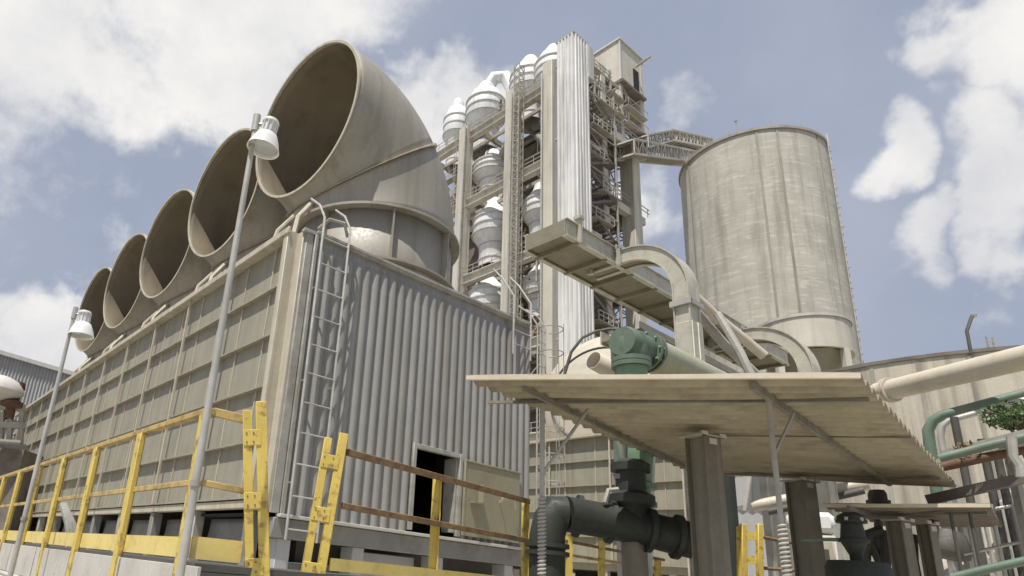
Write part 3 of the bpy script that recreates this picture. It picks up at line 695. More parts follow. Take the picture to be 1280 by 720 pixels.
# working galleries, cable ladders and slanting chutes in the open bays
for z in (10.5, 20.5, 30.5, 40.8, 51):
    for y0, y1 in ((14.8, 20.4),):
        q = B(); q.box(.0, .95, y0, y1, z-.1, z); q.build('platform', 'tower_steel', pt.o)
        q = B()
        for zz in (.5, 1.0): q.bar((0, y0, z+zz), (0, y1, z+zz), .055)
        m_ = int((y1-y0)/.9)
        for k in range(m_+1): q.bar((0, y0+(y1-y0)*k/m_, z), (0, y0+(y1-y0)*k/m_, z+1.0), .05)
        q.build('handrail', 'tower_steel', pt.o)
for i, z in enumerate((15.6, 25.4, 35.6, 46)):
    for y0, y1 in ((14.8, 20.4),):
        q = B(); a_, b_ = ((y0, y1) if i % 2 else (y1, y0)); q.bar((.6, a_, z), (.6, b_, z+9), .14); q.build('brace', 'tower_steel', pt.o)
    q = B(); q.tube([(5.4, 13, z+8.6), (5.2, 11.8, z+6.8), (4.6, 11.0, z+4.6)], .45, 12); q.build('chute', 'tower_steel', pt.o)
    q = B(); q.tube([(1.2, 1.6, z+8.4), (1.5, 3.0, z+6.6)], .4, 12); q.build('chute', 'tower_steel', pt.o)
for y in (5.05, 12.9, 14.9):
    q = B()
    for d_ in (-.16, .16): q.bar((-.75, y+d_, 8), (-.75, y+d_, 56), .05)
    for k in range(60): q.bar((-.75, y-.16, 8+k*.8), (-.75, y+.16, 8+k*.8), .04)
    q.build('cable_ladder', 'tower_steel', pt.o)
for k, (x, y) in enumerate(((-.95, 13.1), (-.95, 5.5), (-.95, 1.1))):
    q = B(); q.tube([(x, y, 4), (x, y, 57)], .11, 8); q.build('standpipe', 'galv', pt.o)
# outriggers, platforms and drop pipes on the side between duct and slim column
for k, z in enumerate(range(12, 62, 4)):
    q = B(); x_ = 3.2+(k % 3)*1.5; q.box(x_, x_+3.4, -1.7, -.1, z-.1, z); q.build('platform', 'tower_steel', pt.o)
    q = B(); q.bar((x_, -1.7, z+1), (x_+3.4, -1.7, z+1), .06); q.bar((x_, -1.7, z+.5), (x_+3.4, -1.7, z+.5), .05)
    for j in range(5): q.bar((x_+j*.85, -1.7, z), (x_+j*.85, -1.7, z+1), .05)
    q.build('handrail', 'bridge_steel', pt.o)
for x, z0_, z1_ in ((4.2, 8, 60), (5.3, 20, 57), (7.9, 6, 52), (10.6, 30, 58)):
    q = B(); q.tube([(x, -.55, z0_), (x, -.55, z1_), (x, 1.2, z1_+1.2)], .16, 8); q.build('standpipe', 'galv_dull', pt.o)
for z in (58, 60.4):
    for x0_, x1_ in ((10.2, 13.4), (13.9, 18.4)): q = B(); q.box(x0_, x1_, -.6, 1.2, z-.1, z); q.bar((x0_, -.6, z+1), (x1_, -.6, z+1), .06); q.bar((x0_, -.6, z), (x0_, -.6, z+1), .06); q.bar((x1_, -.6, z), (x1_, -.6, z+1), .06); q.build('platform', 'tower_steel', pt.o)
for a_, b_ in (((13.9, .3, 55.9), (18.6, .3, 60)), ((18.6, .3, 55.9), (13.9, .3, 60)), ((13.9, .3, 60), (18.6, .3, 64)), ((18.6, .3, 60), (13.9, .3, 64))): q = B(); q.bar(a_, b_, .14); q.build('brace', 'tower_steel', pt.o)
# jumble of pipework low in the near bay
q = B()
for k in range(26):
    a = V((random.uniform(-.5, 3), random.uniform(1.4, 5), random.uniform(22, 36))); d_ = random.choice((V((0, 2.5, 0)), V((0, 2.2, 1.6)), V((0, 2.2, -1.8)), V((0, 0, 2.4)), V((2, 0, 0))))
    q = B(); q.bar(a, a+d_, random.choice((.12, .18, .25))); q.build('pipe', 'tower_steel', pt.o)
q = B()
for k in range(18):
    a = V((random.uniform(-.5, 4), random.uniform(1.4, 13), random.choice((46.4, 47, 56.4, 36, 36.6, 26)))); q = B(); q.bar(a, a+random.choice((V((0, 2.5, 0)), V((0, 0, 2.2)), V((0, 1.6, 1.6)))), random.choice((.12, .2))); q.build('pipe', 'rust', pt.o)

# cyclones
def cyclone(label, x, y, z0, H, R, top=True, seg=28, pipe=None):
    t = T('cyclone', label, 'cyclone', pt.M @ V((x, y, z0)), RZ, 'white cyclone vessels of the preheater tower')
    r2 = R*.68
    q = B(); q.lathe((0, 0, 0), [(r2, 0), (r2, H*.30), (R*.93, H*.42)], seg); q.build('cone', 'alu_clad', t.o)
    q = B(); q.lathe((0, 0, 0), [(R*.93, H*.42), (R, H*.46), (R, H*.68), (R*.93, H*.72)], seg); q.build('barrel', 'alu_clad', t.o)
    q = B(); q.lathe((0, 0, 0), [(R*.93, H*.72), (R*.72, H*.83), (R*.46, H*.87), (R*.45, H*.93), (R*.32, H*.98), (0, H*1.0)] if top else [(R*.93, H*.72), (R*.5, H*.9), (R*.42, H)], seg); q.build('dome', 'alu_clad', t.o)
    for z in (.1, .3, .46, .57, .68):
        rr_ = R if z > .4 else r2
        q = B(); q.lathe((0, 0, z*H), [(rr_*.97, -.08), (rr_*1.05, -.08), (rr_*1.05, .08), (rr_*.97, .08)], seg); q.build('band', 'white_clad', t.o)
    if pipe:
        q = B(); q.tube([(R*.1, 0, H*.93), (R*.3, -R*.3, H*1.08), (R*.6, -R*.8, H*1.06), (R*.8, -R*1.2, H*.8), (R*.8, -R*1.2, H*.2)], R*.34, 14); q.build('gas_duct', 'alu_clad', t.o)
    return t
def ploc(px, py, x):      # tower-local y,z seen at px,py on plane x
    p = pt.l(atp(px, py, K+D2*x, D2)); return p.y, p.z
for lab, px, pyb, pyt, R, x, pp in (('leftmost and smallest white cyclone on top of the preheater tower', 573, 190, 124, 1.9, 4, False),
        ('second white cyclone from the left on the tower top, with a curved gas duct', 608, 165, 104, 2.6, 4, True),
        ('third white cyclone on the tower top, next to the caged ladder head', 663, 128, 72, 2.5, 4, False),
        ('fourth white cyclone on the tower top, half hidden behind the corrugated duct', 692, 112, 58, 2.3, 4, False)):
    y, zt = ploc(px, pyt, x); _, zb = ploc(px, pyb, x); cyclone(lab, x, y, 55.9, zt-55.9, R, pipe=pp)
for lab, px, pyt, pyb, R, x in (('white cyclone dome under the top floor, middle bay of the preheater tower', 617, 192, 245, 2.5, 2.9),
        ('white cyclone in the middle bay below the second beam of the preheater tower', 619, 252, 335, 2.6, 2.8),
        ('lowest visible white cyclone in the middle bay, just above the ribbed wall top', 614, 343, 430, 2.7, 2.8),
        ('white cyclone with grey cone in the narrow bay left of the corrugated duct', 678, 232, 305, 2.1, 2.6),
        ('dim lower cyclone in the narrow bay left of the corrugated duct', 677, 330, 400, 2.0, 2.6)):
    y, zt = ploc(px, pyt, x); _, zb = ploc(px, pyb, x); cyclone(lab, x, y, zb, zt-zb, R, top=False)

# ------------------------------------------------------------------ big silo
SA = math.radians(33.5); SD = 100.
SC = V((math.sin(SA)*SD, math.cos(SA)*SD, 0)); SR = 9.7; SH = 65.0
si = T('silo', 'tall round concrete silo with vertical rib strips and a thin mast on top', 'silo', SC, math.radians(-33.2))
q = B(); n = 96
prof = [(SR, 0)]+[(SR+(.015 if i % 2 else 0), z) for i, z in enumerate([2.4*i for i in range(1, 27)])]+[(SR, SH-.8), (SR, SH-.4), (SR-.5, SH-.4), (0, SH-.3)]
q.lathe((0, 0, 0), prof, n); q.build('silo_wall', 'concrete', si.o, smooth=30)
q = B(); q.lathe((0, 0, SH), [(SR-.1, -.55), (SR+.22, -.5), (SR+.22, -.1), (SR-.1, 0)], n); q.build('rim', 'silo_rib', si.o)
for px in (862, 955, 982, 1037):
    p = si.l(atp(px, 250, SC-V((math.sin(SA), math.cos(SA), 0))*SR*.9, V((math.sin(SA), math.cos(SA), 0))))
    a = math.asin(max(-1, min(1, p.x/SR))); c = V((math.sin(a)*SR, -math.cos(a)*SR, 0)); tn = V((math.cos(a), math.sin(a), 0)); nn2 = V((math.sin(a), -math.cos(a), 0))
    ww = .15 if px < 1000 else .1; zlo = 24 if px in (955, 982) else 2
    q = B(); q.hexa([c-tn*ww+V((0, 0, zlo)), c+tn*ww+V((0, 0, zlo)), c+tn*ww+nn2*.07+V((0, 0, zlo)), c-tn*ww+nn2*.07+V((0, 0, zlo)), c-tn*ww+V((0, 0, SH)), c+tn*ww+V((0, 0, SH)), c+tn*ww+nn2*.07+V((0, 0, SH)), c-tn*ww+nn2*.07+V((0, 0, SH))])
    q.build('rib_strip', 'silo_rib', si.o)
a = math.radians(74); c = V((math.sin(a)*(SR+.25), -math.cos(a)*(SR+.25), 0)); tn = V((math.cos(a), math.sin(a), 0))
q = B()
for s_ in (-.25, .25): q.bar(c+tn*s_, c+tn*s_+V((0, 0, SH+1)), .1)
for z in range(2, 65): q.bar(c-tn*.25+V((0, 0, z)), c+tn*.25+V((0, 0, z)), .08)
for z in range(3, 65, 3): q.bar(c+V((0, 0, z))-tn*.3, c+V((0, 0, z))+V((c.x, c.y, 0)).normalized()*.35, .1)
q.build('silo_ladder', 'galv', si.o)
q = B(); q.tube([(-1.2, -SR+.4, SH), (-1.2, -SR+.4, SH+2)], .07, 6); q.lathe((-1.2, -SR+.4, SH+2), [(0, .3), (.25, .1), (0, -.1)], 8); q.build('mast', 'galv', si.o)
for a in range(0, 360, 24):
    a = math.radians(a); q = B(); q.tube([(math.cos(a)*(SR-.1), math.sin(a)*(SR-.1), SH-.1), (math.cos(a)*(SR-.1), math.sin(a)*(SR-.1), SH+.9)], .04, 5); q.build('rail_post', 'galv_dull', si.o)

# small hopper bin in front of the silo
hd_ = 60.
hc = at(1004, 425, hd_+4); hb = T('hopper_bin', 'low round concrete bin with a beige cone underneath, at the foot of the silo', 'hopper', (hc.x, hc.y, 0), 0)
zt_ = at(1000, 391, hd_).z; zb_ = at(1000, 431, hd_).z; HR = 3.45
q = B(); q.lathe((0, 0, 0), [(0, zt_), (HR, zt_), (HR, zb_), (HR-.3, zb_)], 48); q.build('bin_wall', 'concrete_tower', hb.o)
q = B(); q.lathe((0, 0, 0), [(HR+.1, zt_-.1), (HR+.1, zt_+.15), (HR-.2, zt_+.2)], 48); q.build('rim', 'fascia_white', hb.o)
q = B(); q.lathe((0, 0, 0), [(HR-.3, zb_), (HR*.2, zb_-4.5), (HR*.2, 2)], 8); q.build('cone', 'hatch_beige', hb.o, smooth=10)
for a in (20, 110, 200, 290):
    a = math.radians(a); q = B(); q.bar((math.cos(a)*HR*.95, math.sin(a)*HR*.95, 0), (math.cos(a)*HR*.95, math.sin(a)*HR*.95, zb_), .5); q.build('leg', 'concrete_tower', hb.o)

# ------------------------------------------------------------------ conveyor bridge
def truss(t, a, b_, wid, hgt, nb, name='truss', bw=.16, roof=True):
    a = t.l(a); b_ = t.l(b_); d = (b_-a); L_ = d.length; u = d.normalized(); s = u.cross(V((0, 0, 1))).normalized()*(wid/2); h_ = V((0, 0, hgt))
    q = B()
    for sg in (-1, 1):
        for hh in (V((0, 0, 0)), h_): q.bar(a+s*sg+hh, b_+s*sg+hh, bw*1.4)
        for i in range(nb):
            p0 = a+d*(i/nb)+s*sg; p1 = a+d*((i+1)/nb)+s*sg
            q.bar(p0, p1+h_, bw*.8) if i % 2 else q.bar(p0+h_, p1, bw*.8)
            q.bar(p0, p0+h_, bw*.8)
    for i in range(nb+1):
        p0 = a+d*(i/nb); q.bar(p0-s, p0+s, bw*.8); q.bar(p0-s+h_, p0+s+h_, bw*.8)
    q.build(name, 'bridge_steel', t.o)
    q = B(); q.hexa([a-s+V((0, 0, .1)), a+s+V((0, 0, .1)), b_+s+V((0, 0, .1)), b_-s+V((0, 0, .1)), a-s+V((0, 0, .22)), a+s+V((0, 0, .22)), b_+s+V((0, 0, .22)), b_-s+V((0, 0, .22))]); q.build('floor_plate', 'tower_steel', t.o)
    if roof:
        q = B(); q.hexa([a-s*1.15+h_*1.03, a+s*1.15+h_*1.03, b_+s*1.15+h_*1.03, b_-s*1.15+h_*1.03, a-s*1.15+h_*1.08, a+s*1.15+h_*1.08, b_+s*1.15+h_*1.08, b_-s*1.15+h_*1.08]); q.build('roof_sheet', 'white_clad', t.o)
br = T('conveyor_bridge', 'steel lattice conveyor bridge from the preheater tower to the silo top', 'bridge', at(785, 200, 73), 0)
truss(br, at(781, 196, 71), at(864, 205, 105), 2.2, 2.0, 20)
truss(br, at(800, 187, 76), at(832, 178, 92), 2.0, 1.8, 7, roof=True)
truss(br, at(832, 178, 92), at(884, 188, 108), 2.0, 1.8, 12)
q = B()
for px in (868, 878, 888): q.bar(br.l(at(px, 205, 107)), br.l(at(px, 174, 107)), .2)
for py in (178, 188): q.bar(br.l(at(862, py, 107)), br.l(at(892, py, 107)), .18)
q.build('end_frame', 'bridge_steel', br.o)

# ------------------------------------------------------------------ concrete tank at the right
TA = math.radians(43.5); TD = 32.; TR = 8.
TC = V((math.sin(TA)*TD, math.cos(TA)*TD, 0)); TH_ = 9.15
tk = T('round_tank', 'wide round pale concrete tank with dark vertical stains, at the right edge', 'tank', TC, -TA)
q = B(); q.lathe((0, 0, 0), [(TR, 0), (TR, TH_-.05), (TR-.3, TH_-.05), (0, TH_-.03)], 96); q.build('tank_wall', 'tank_wall', tk.o)
q = B(); q.lathe((0, 0, 0), [(TR-.02, TH_-.12), (TR+.05, TH_-.1), (TR+.05, TH_-.0), (TR-.1, TH_+.02)], 96); q.build('rim', 'tower_brown', tk.o)
for a in range(-60, 61, 8):
    a = math.radians(a); nn2 = V((math.sin(a), -math.cos(a), 0)); tn = V((math.cos(a), math.sin(a), 0)); c = nn2*TR
    q = B(); q.hexa([c-tn*.05+V((0, 0, 0)), c+tn*.05, c+tn*.05+nn2*.03, c-tn*.05+nn2*.03] + [p+V((0, 0, TH_-.2)) for p in (c-tn*.05, c+tn*.05, c+tn*.05+nn2*.03, c-tn*.05+nn2*.03)]); q.build('joint_strip', 'silo_rib', tk.o)
lp = at(1212, 434, TD-TR)
tl = T('lamp_post', 'short crooked lamp on the rim of the round concrete tank', 'lamp post', lp, 0)
q = B(); q.tube([(0, 0, -.2), (.02, 0, .5), (.25, 0, .95), (.32, 0, .98)], .045, 6); q.build('pole', 'dark_steel', tl.o)
q = B(); q.lathe((.32, 0, 1.0), [(0, .05), (.08, .02), (.06, -.05), (0, -.06)], 10); q.build('lamp_head', 'galv', tl.o)
q = B()
for dx in (.0, .3): q.bar((.5+dx*.6, -.05, -1.2), (.5+dx*.6, -.05, .35), .04)
for z in (-1, -.7, -.4, -.1, .2): q.bar((.5, -.05, z), (.68, -.05, z), .03)
q.v = [tk.l(tl.M @ p) for p in q.v]; q.build('tank_ladder', 'galv_dull', tk.o)

# ------------------------------------------------------------------ cream pipe and hose behind the pumps
dc = at(760, 503, 47); to = (EY-dc); to.z = 0; to.normalize(); dax = (Matrix.Rotation(math.radians(-24), 3, 'Z') @ to + V((0, 0, .12))).normalized()
dr_ = T('drum_vessel', 'big cream drum with a domed end showing above the big canopy, behind the green riser', 'vessel', (dc.x, dc.y, 0), 0)
c = dr_.l(dc); R_ = 5.25
q = B(); q.lathe(c, [(0, 2.3), (R_*.33, 2.2), (R_*.64, 1.72)], 56, dax); q.build('dome_end', 'cream_drum', dr_.o)
q = B(); q.lathe(c, [(R_*.64, 1.72), (R_*.66, 1.78), (R_*.675, 1.74), (R_*.675, 1.6)], 56, dax); q.build('seam_ring', 'dark_steel', dr_.o)
q = B(); q.lathe(c, [(R_*.67, 1.64), (R_*.82, 1.25), (R_*.95, .6), (R_, 0), (R_, -8), (0, -8)], 56, dax); q.build('shell', 'cream_drum', dr_.o)
for yy in (-1.5, -6.5):
    cc = c+dax*yy; q = B(); q.box(cc.x-3, cc.x+3, cc.y-.5, cc.y+.5, 0, cc.z-R_*.7); q.build('saddle', 'plinth', dr_.o)
q = B(); q.tube([at(742, 450, 11.4), at(776, 470, 11.9), at(830, 500, 12.8)], .155, 20, cap=False); o_ = at(742, 450, 11.4)
tag(q.build('relief_pipe', 'cream_pipe', loc=o_, solid=.012), 'short open-ended cream pipe sticking out to the left of the green riser head', 'pipe')
q = B(); q.tube([at(x, y, 22) for x, y in ((700, 500), (705, 470), (714, 440), (728, 422), (745, 414), (762, 411), (790, 412))], .055, 6); tag(q.build('hose', 'dark_steel', loc=at(700, 500, 22)), 'thin dark hose arching over the cream fan elbow behind the green riser', 'hose')

# ------------------------------------------------------------------ cable trays
TZ = 7.54
S = atz(745, 345, TZ)
ty = T('cable_tray', 'long straight covered cable tray seen from below, ending in mid air at upper left', 'cable tray', (S.x, S.y, TZ), RZ)
X0, X1 = -1.78, 7.2; Y0, Y1 = -.60, .28
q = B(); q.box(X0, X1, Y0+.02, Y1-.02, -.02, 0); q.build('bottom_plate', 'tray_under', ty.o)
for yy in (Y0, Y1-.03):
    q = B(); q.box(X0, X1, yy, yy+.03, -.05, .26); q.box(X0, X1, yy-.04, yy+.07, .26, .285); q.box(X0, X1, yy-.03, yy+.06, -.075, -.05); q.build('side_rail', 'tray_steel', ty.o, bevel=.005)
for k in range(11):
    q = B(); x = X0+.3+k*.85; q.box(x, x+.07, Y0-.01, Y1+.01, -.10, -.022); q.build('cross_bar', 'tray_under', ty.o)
for x in (-1.45,): q = B(); q.box(x, x+.05, Y0-.08, Y0+.0, -.08, .42); q.box(x-.04, x+.09, Y0-.1, Y0+.04, .38, .44); q.build('clamp', 'tray_steel', ty.o)
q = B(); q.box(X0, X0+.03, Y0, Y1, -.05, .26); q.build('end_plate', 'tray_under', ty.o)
q = B(); q.tube([(1, .1, .12), (7.2, .1, .12)], .1, 10); q.build('cable', 'dark_steel', ty.o)
for x in (3.9, 7.0):
    q = B(); q.box(x-.08, x+.08, Y1-.2, Y1-.04, -TZ, -.1); q.build('leg', 'galv_dull', ty.o)

def arch_tray(label, S, arm, rad, wdt, dep, zbot, mt='tray_steel', rz=RZ):
    t = T('cable_tray', label, 'cable tray', (S.x, S.y, S.z), rz, 'arched cable trays bending down to the ground')
    path = [(0, 0)]+[(-arm, 0)]
    for i in range(1, 13):
        a = math.pi/2*i/12; path.append((-arm-rad*math.sin(a), -rad*(1-math.cos(a))))
    path.append((-arm-rad, zbot-S.z))
    # local: y = along -D1 direction, z = up, x = width
    def strip(x0, x1, n0, n1, name, mat_, par=None):
        q = B(); pts = []
        for i, (y, z) in enumerate(path):
            a_ = path[max(0, i-1)]; b__ = path[min(len(path)-1, i+1)]
            tg = V((0, b__[0]-a_[0], b__[1]-a_[1])).normalized(); nm = V((0, -tg.z, tg.y))   # outward/up normal
            if nm.z < -.01 or (abs(nm.z) < .5 and nm.y > 0): nm = -nm
            pts.append((V((0, y, z)), nm))
        k = len(q.v)
        for c, nm in pts: q.v += [c+V((x0, 0, 0))+nm*n0, c+V((x1, 0, 0))+nm*n0, c+V((x1, 0, 0))+nm*n1, c+V((x0, 0, 0))+nm*n1]
        for i in range(len(pts)-1):
            for j in range(4): q.f.append((i*4+j, i*4+(j+1) % 4, (i+1)*4+(j+1) % 4, (i+1)*4+j))
        q.f.append((0, 1, 2, 3)); q.f.append(tuple(4*(len(pts)-1)+j for j in (3, 2, 1, 0)))
        return q.build(name, mat_, par or t.o)
    h = wdt/2
    strip(-h, -h+.02, 0, dep, 'side_rail', mt); strip(h-.02, h, 0, dep, 'side_rail', mt)
    strip(-h-.03, -h+.05, dep, dep+.02, 'flange', mt); strip(h-.05, h+.03, dep, dep+.02, 'flange', mt)
    strip(-h-.03, -h+.05, -.02, 0, 'flange', mt); strip(h-.05, h+.03, -.02, 0, 'flange', mt)
    strip(-h+.05, h-.05, dep-.03, dep+.01, 'cover', mt); strip(-h+.02, h-.02, .015, .03, 'bottom_plate', 'tray_under')
    for (y, z, vert) in ((-.12, 0, False), (-arm+.1, 0, False), (-arm-rad, -rad-.25, True)):
        q = B()
        if not vert: q.box(-h-.07, -h-.0, y-.035, y+.035, -.06, dep+.1); q.box(-h-.07, -h+.08, y-.05, y+.05, dep+.03, dep+.1)
        else: q.box(-h-.05, h+.05, y-dep-.06, y-dep-.0, z-.04, z+.04); q.box(-h-.06, -h, y-dep-.06, y+.06, z-.05, z+.05); q.box(-h-.05, h+.05, y+.03, y+.07, z-.04, z+.04)
        q.build('clamp', 'galv', t.o)
    return t
ar = arch_tray('tall arched cable tray curving down into a square grey trunk beside the green riser', S+V((0, 0, -.06))-D2*.12, .80, .86, .31, .24, 0)
q = B(); q.box(-.17, .17, -1.94, -1.64, -TZ+.1, -1.45); q.box(-.02, .0, -1.96, -1.62, -TZ+.1, -1.45); q.build('trunk_casing', 'tray_steel', ar.o, bevel=.01)
S2 = atz(890, 437, 7.3)
arch_tray('lower arched cable tray further right, in front of the hopper bin', S2, .85, .95, .36, .24, 0)
q = T('cable_tray', 'dark straight tray run behind the lower arched tray', 'cable tray', (S2.x, S2.y, S2.z), RZ)
b = B(); b.box(-3.2, 4.4, -.1, .8, -.55, -.45); b.build('bottom_plate', 'tray_under', q.o)
for yy in (-.1, .8): b = B(); b.box(-3.2, 4.4, yy, yy+.03, -.6, -.3); b.build('side_rail', 'tray_steel', q.o)
for x in (-3, 4.2): b = B(); b.box(x, x+.12, .6, .72, -S2.z, -.55); b.build('leg', 'galv_dull', q.o)
b = B(); b.tube([at(897, 392, 13.2), at(925, 440, 13), at(943, 478, 13)], .075, 8); tag(b.build('brace_pipe', 'galv_dull', loc=at(943, 478, 13)), 'slanting grey brace pipe crossing the lower arched tray', 'pipe')
b = B(); b.tube([at(868, 370, 14), at(900, 400, 14.4), at(935, 428, 14.8), at(955, 445, 15)], .10, 14); tag(b.build('sloping_pipe', 'cream_pipe', loc=at(955, 445, 15)), 'pale sloping pipe behind the two arched trays', 'pipe')
b = B(); b.tube([at(866, 385, 13), at(905, 430, 13.6), at(955, 478, 14.4)], .09, 8); tag(b.build('conduit', 'galv_dull', loc=at(955, 478, 14.4)), 'thin grey conduit slanting down between the two arched trays', 'conduit')

# ------------------------------------------------------------------ green pump riser and its pipes
PD = 9.2
def lp_(px, py, d=PD): return at(px, py, d)
top = lp_(788, 428); bx_ = (top.x, top.y)
gr = T('pump_riser', 'dusty green pump riser standing through behind the canopy with a big elbow head', 'pump', (bx_[0], bx_[1], 0), RZ)
zt = top.z
def gz(py): return at(788, py, PD).z
q = B(); q.lathe((0, 0, 0), [(.17, 2.3), (.17, gz(606)), (.19, gz(604)), (.20, gz(590)), (.245, gz(550)), (.23, gz(535)), (.2, gz(520)), (.2, gz(470)), (.21, gz(452))], 24); q.build('riser_body', 'green', gr.o)
for py, r_ in ((452, .26), (458, .26), (608, .25), (630, .24)):
    q = B(); q.lathe((0, 0, gz(py)), [(.15, -.03), (r_, -.03), (r_, .03), (.15, .03)], 24); q.build('flange', 'green_head' if py < 500 else 'green', gr.o)
q = B(); q.lathe((0, 0, gz(452)), [(.2, 0), (.225, .1), (.225, .30), (.19, .40), (.1, .44), (0, .44)], 24); q.build('elbow_head', 'green_head', gr.o)
q = B(); q.lathe((0, 0, gz(428)-.04), [(0, -.22), (.20, -.22), (.225, -.16), (.225, .42), (.21, .46)], 24, (1, 0, 0)); q.build('elbow_head', 'green_head', gr.o)
for x in (.30, .40):
    q = B(); q.lathe((x, 0, gz(428)-.04), [(.2, 0), (.30, 0), (.30, .04), (.2, .04)], 24, (1, 0, 0)); q.build('flange', 'green_head', gr.o)
for j in range(10):
    a = 2*math.pi*j/10; q = B(); q.tube([(.27, .265*math.cos(a), gz(428)-.04+.265*math.sin(a)), (.49, .265*math.cos(a), gz(428)-.04+.265*math.sin(a))], .014, 6); q.build('bolt', 'galv', gr.o)
q = B(); q.tube([(.46, 0, gz(428)-.04), (9, 0, gz(428)-.04)], .255, 28); q.build('delivery_pipe', 'olive_pipe', gr.o)
q = B(); q.tube([(0, .2, gz(440)), (.1, .3, gz(480)), (.3, .3, gz(500))], .03, 6); q.build('drain_pipe', 'rust', gr.o)
q = B(); q.box(-.34, -.18, -.05, .05, gz(556), gz(548)); q.bar((-.3, 0, gz(556)), (-.2, 0, gz(600)), .03, .12); q.box(-.42, -.2, -.07, .07, gz(604), gz(598)); q.build('bracket', 'galv_dull', gr.o)
# dark manifold in the canopy's shade
ma = T('pump_manifold', 'dark green horizontal manifold with flanged elbow in the shade under the canopy', 'pipe', (bx_[0], bx_[1], 0), 0)
mp_ = [lp_(868, 676, 8.9), lp_(830, 667, 8.9), lp_(795, 658, 8.9), lp_(740, 648, 8.7), lp_(706, 642, 8.5)]
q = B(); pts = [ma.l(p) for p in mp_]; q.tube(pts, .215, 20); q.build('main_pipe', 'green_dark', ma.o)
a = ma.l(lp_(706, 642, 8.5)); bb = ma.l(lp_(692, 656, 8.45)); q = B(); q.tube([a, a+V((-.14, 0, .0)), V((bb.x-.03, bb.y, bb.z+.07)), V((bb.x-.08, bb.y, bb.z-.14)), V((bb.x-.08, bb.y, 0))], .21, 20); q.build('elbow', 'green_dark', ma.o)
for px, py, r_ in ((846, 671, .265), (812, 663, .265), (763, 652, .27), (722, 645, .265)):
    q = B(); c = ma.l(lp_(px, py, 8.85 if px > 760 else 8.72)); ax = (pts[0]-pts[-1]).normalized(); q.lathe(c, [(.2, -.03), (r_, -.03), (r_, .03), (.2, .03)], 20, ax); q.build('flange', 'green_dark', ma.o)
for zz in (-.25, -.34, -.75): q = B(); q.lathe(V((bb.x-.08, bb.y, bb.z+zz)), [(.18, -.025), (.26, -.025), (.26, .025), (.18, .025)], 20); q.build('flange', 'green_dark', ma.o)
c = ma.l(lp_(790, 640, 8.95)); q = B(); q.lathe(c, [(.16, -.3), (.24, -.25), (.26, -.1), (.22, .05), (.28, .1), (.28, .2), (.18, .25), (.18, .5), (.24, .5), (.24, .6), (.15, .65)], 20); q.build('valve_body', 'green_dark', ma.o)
q = B(); c = ma.l(lp_(793, 690, 8.95)); q.lathe(V((c.x, c.y, 0)), [(.15, 0), (.15, c.z+.3)], 18); q.build('support_leg', 'post_brown', ma.o)
q = B(); c = ma.l(lp_(700, 640, 8.4)); q.tube([c+V((.55, 0, .16)), c+V((.60, 0, .32)), c+V((.72, 0, .34))], .03, 6); q.build('vent_pipe', 'galv_dull', ma.o)
q = B(); q.tube([lp_(741, 655, 9.2), lp_(742, 634, 9.2)], .06, 8); q.v = [ma.l(p) for p in q.v]; q.build('drain_pipe', 'green_dark', ma.o)

# ------------------------------------------------------------------ canopies
def canopy(label, A_, B_, C_, D_, nw, amp, th=.014, mt='roof_sheet'):
    ctr = (A_+B_+C_+D_)/4; t = T('canopy', label, 'canopy', (ctr.x, ctr.y, 0), 0)
    A_, B_, C_, D_ = [t.l(p) for p in (A_, B_, C_, D_)]
    q = B()
    def fn(u, v):
        p = (A_*(1-u)+B_*u)*(1-v)+(D_*(1-u)+C_*u)*v
        z = amp*math.sin(2*math.pi*nw*v) + .012*((int(v*nw/5.001)) % 2) + .006*math.sin(u*9+v*5)
        return p+V((0, 0, z))
    q.grid(fn, 16, nw*10); q.build('roof_sheet', mt, t.o, solid=th, smooth=60)
    q = B(); q.bar(A_+V((0, -.0, .0)), B_, .035, .04); q.build('front_edge', 'roof_edge', t.o)
    return t, (A_, B_, C_, D_)
CZ = 3.5
cA, cB, cC, cD = atz(583, 472.5, CZ), atz(1075, 470, CZ), atz(1195, 607, CZ), atz(868, 589, CZ)
cn, _ = canopy('large corrugated fibre-cement canopy roof in the right foreground', cA, cB, cC, cD, 24, .036)
CU = CZ-.065
def beam(par, p, q_, w_=.07, h_=.09, name='roof_beam', mt='post_brown'):
    b = B(); b.bar(par.l(p), par.l(q_), w_, h_); return b.build(name, mt, par.o)
beam(cn, atz(655, 486, CU), atz(855, 583, CU), .035, .05); beam(cn, atz(940, 482, CU), atz(1112, 605, CU), .045, .055)
beam(cn, atz(610, 503, CU+.02), atz(1086, 500, CU+.02), .03, .03, 'purlin'); beam(cn, atz(840, 544, CU+.03), atz(1145, 547, CU+.03), .015, .015, 'purlin'); beam(cn, atz(905, 592, CU+.02), atz(1175, 598, CU+.02), .035, .035, 'purlin')
def pole(par, px, py, r_, spiral_py, px2):
    tp = atz(px, py, CU); b = B(); b.tube([par.l((tp.x, tp.y, 0)), par.l(tp)], r_, 10); o = b.build('post', 'galv_dull', par.o)
    zs = at(px2, spiral_py, math.hypot(tp.x, tp.y)).z
    b = B(); pts = []; n_ = int((zs-.6)/.035)*8
    for i in range(n_+1):
        a = i*math.pi/4; z = .6+(zs-.6)*i/n_; c = par.l((tp.x, tp.y, z)); pts.append(c+V((math.cos(a)*(r_+.008), math.sin(a)*(r_+.008), 0)))
    b.tube(pts, .011, 5); b.build('rope_wrap', 'rope', o)
    return tp
p1 = pole(cn, 678, 504, .024, 622, 674); p2 = pole(cn, 960, 499, .022, 655, 966)
beam(cn, at(735, 512, math.hypot(p1.x, p1.y)+.35), at(678, 592, math.hypot(p1.x, p1.y)), .025, .025, 'brace', 'galv_dull')
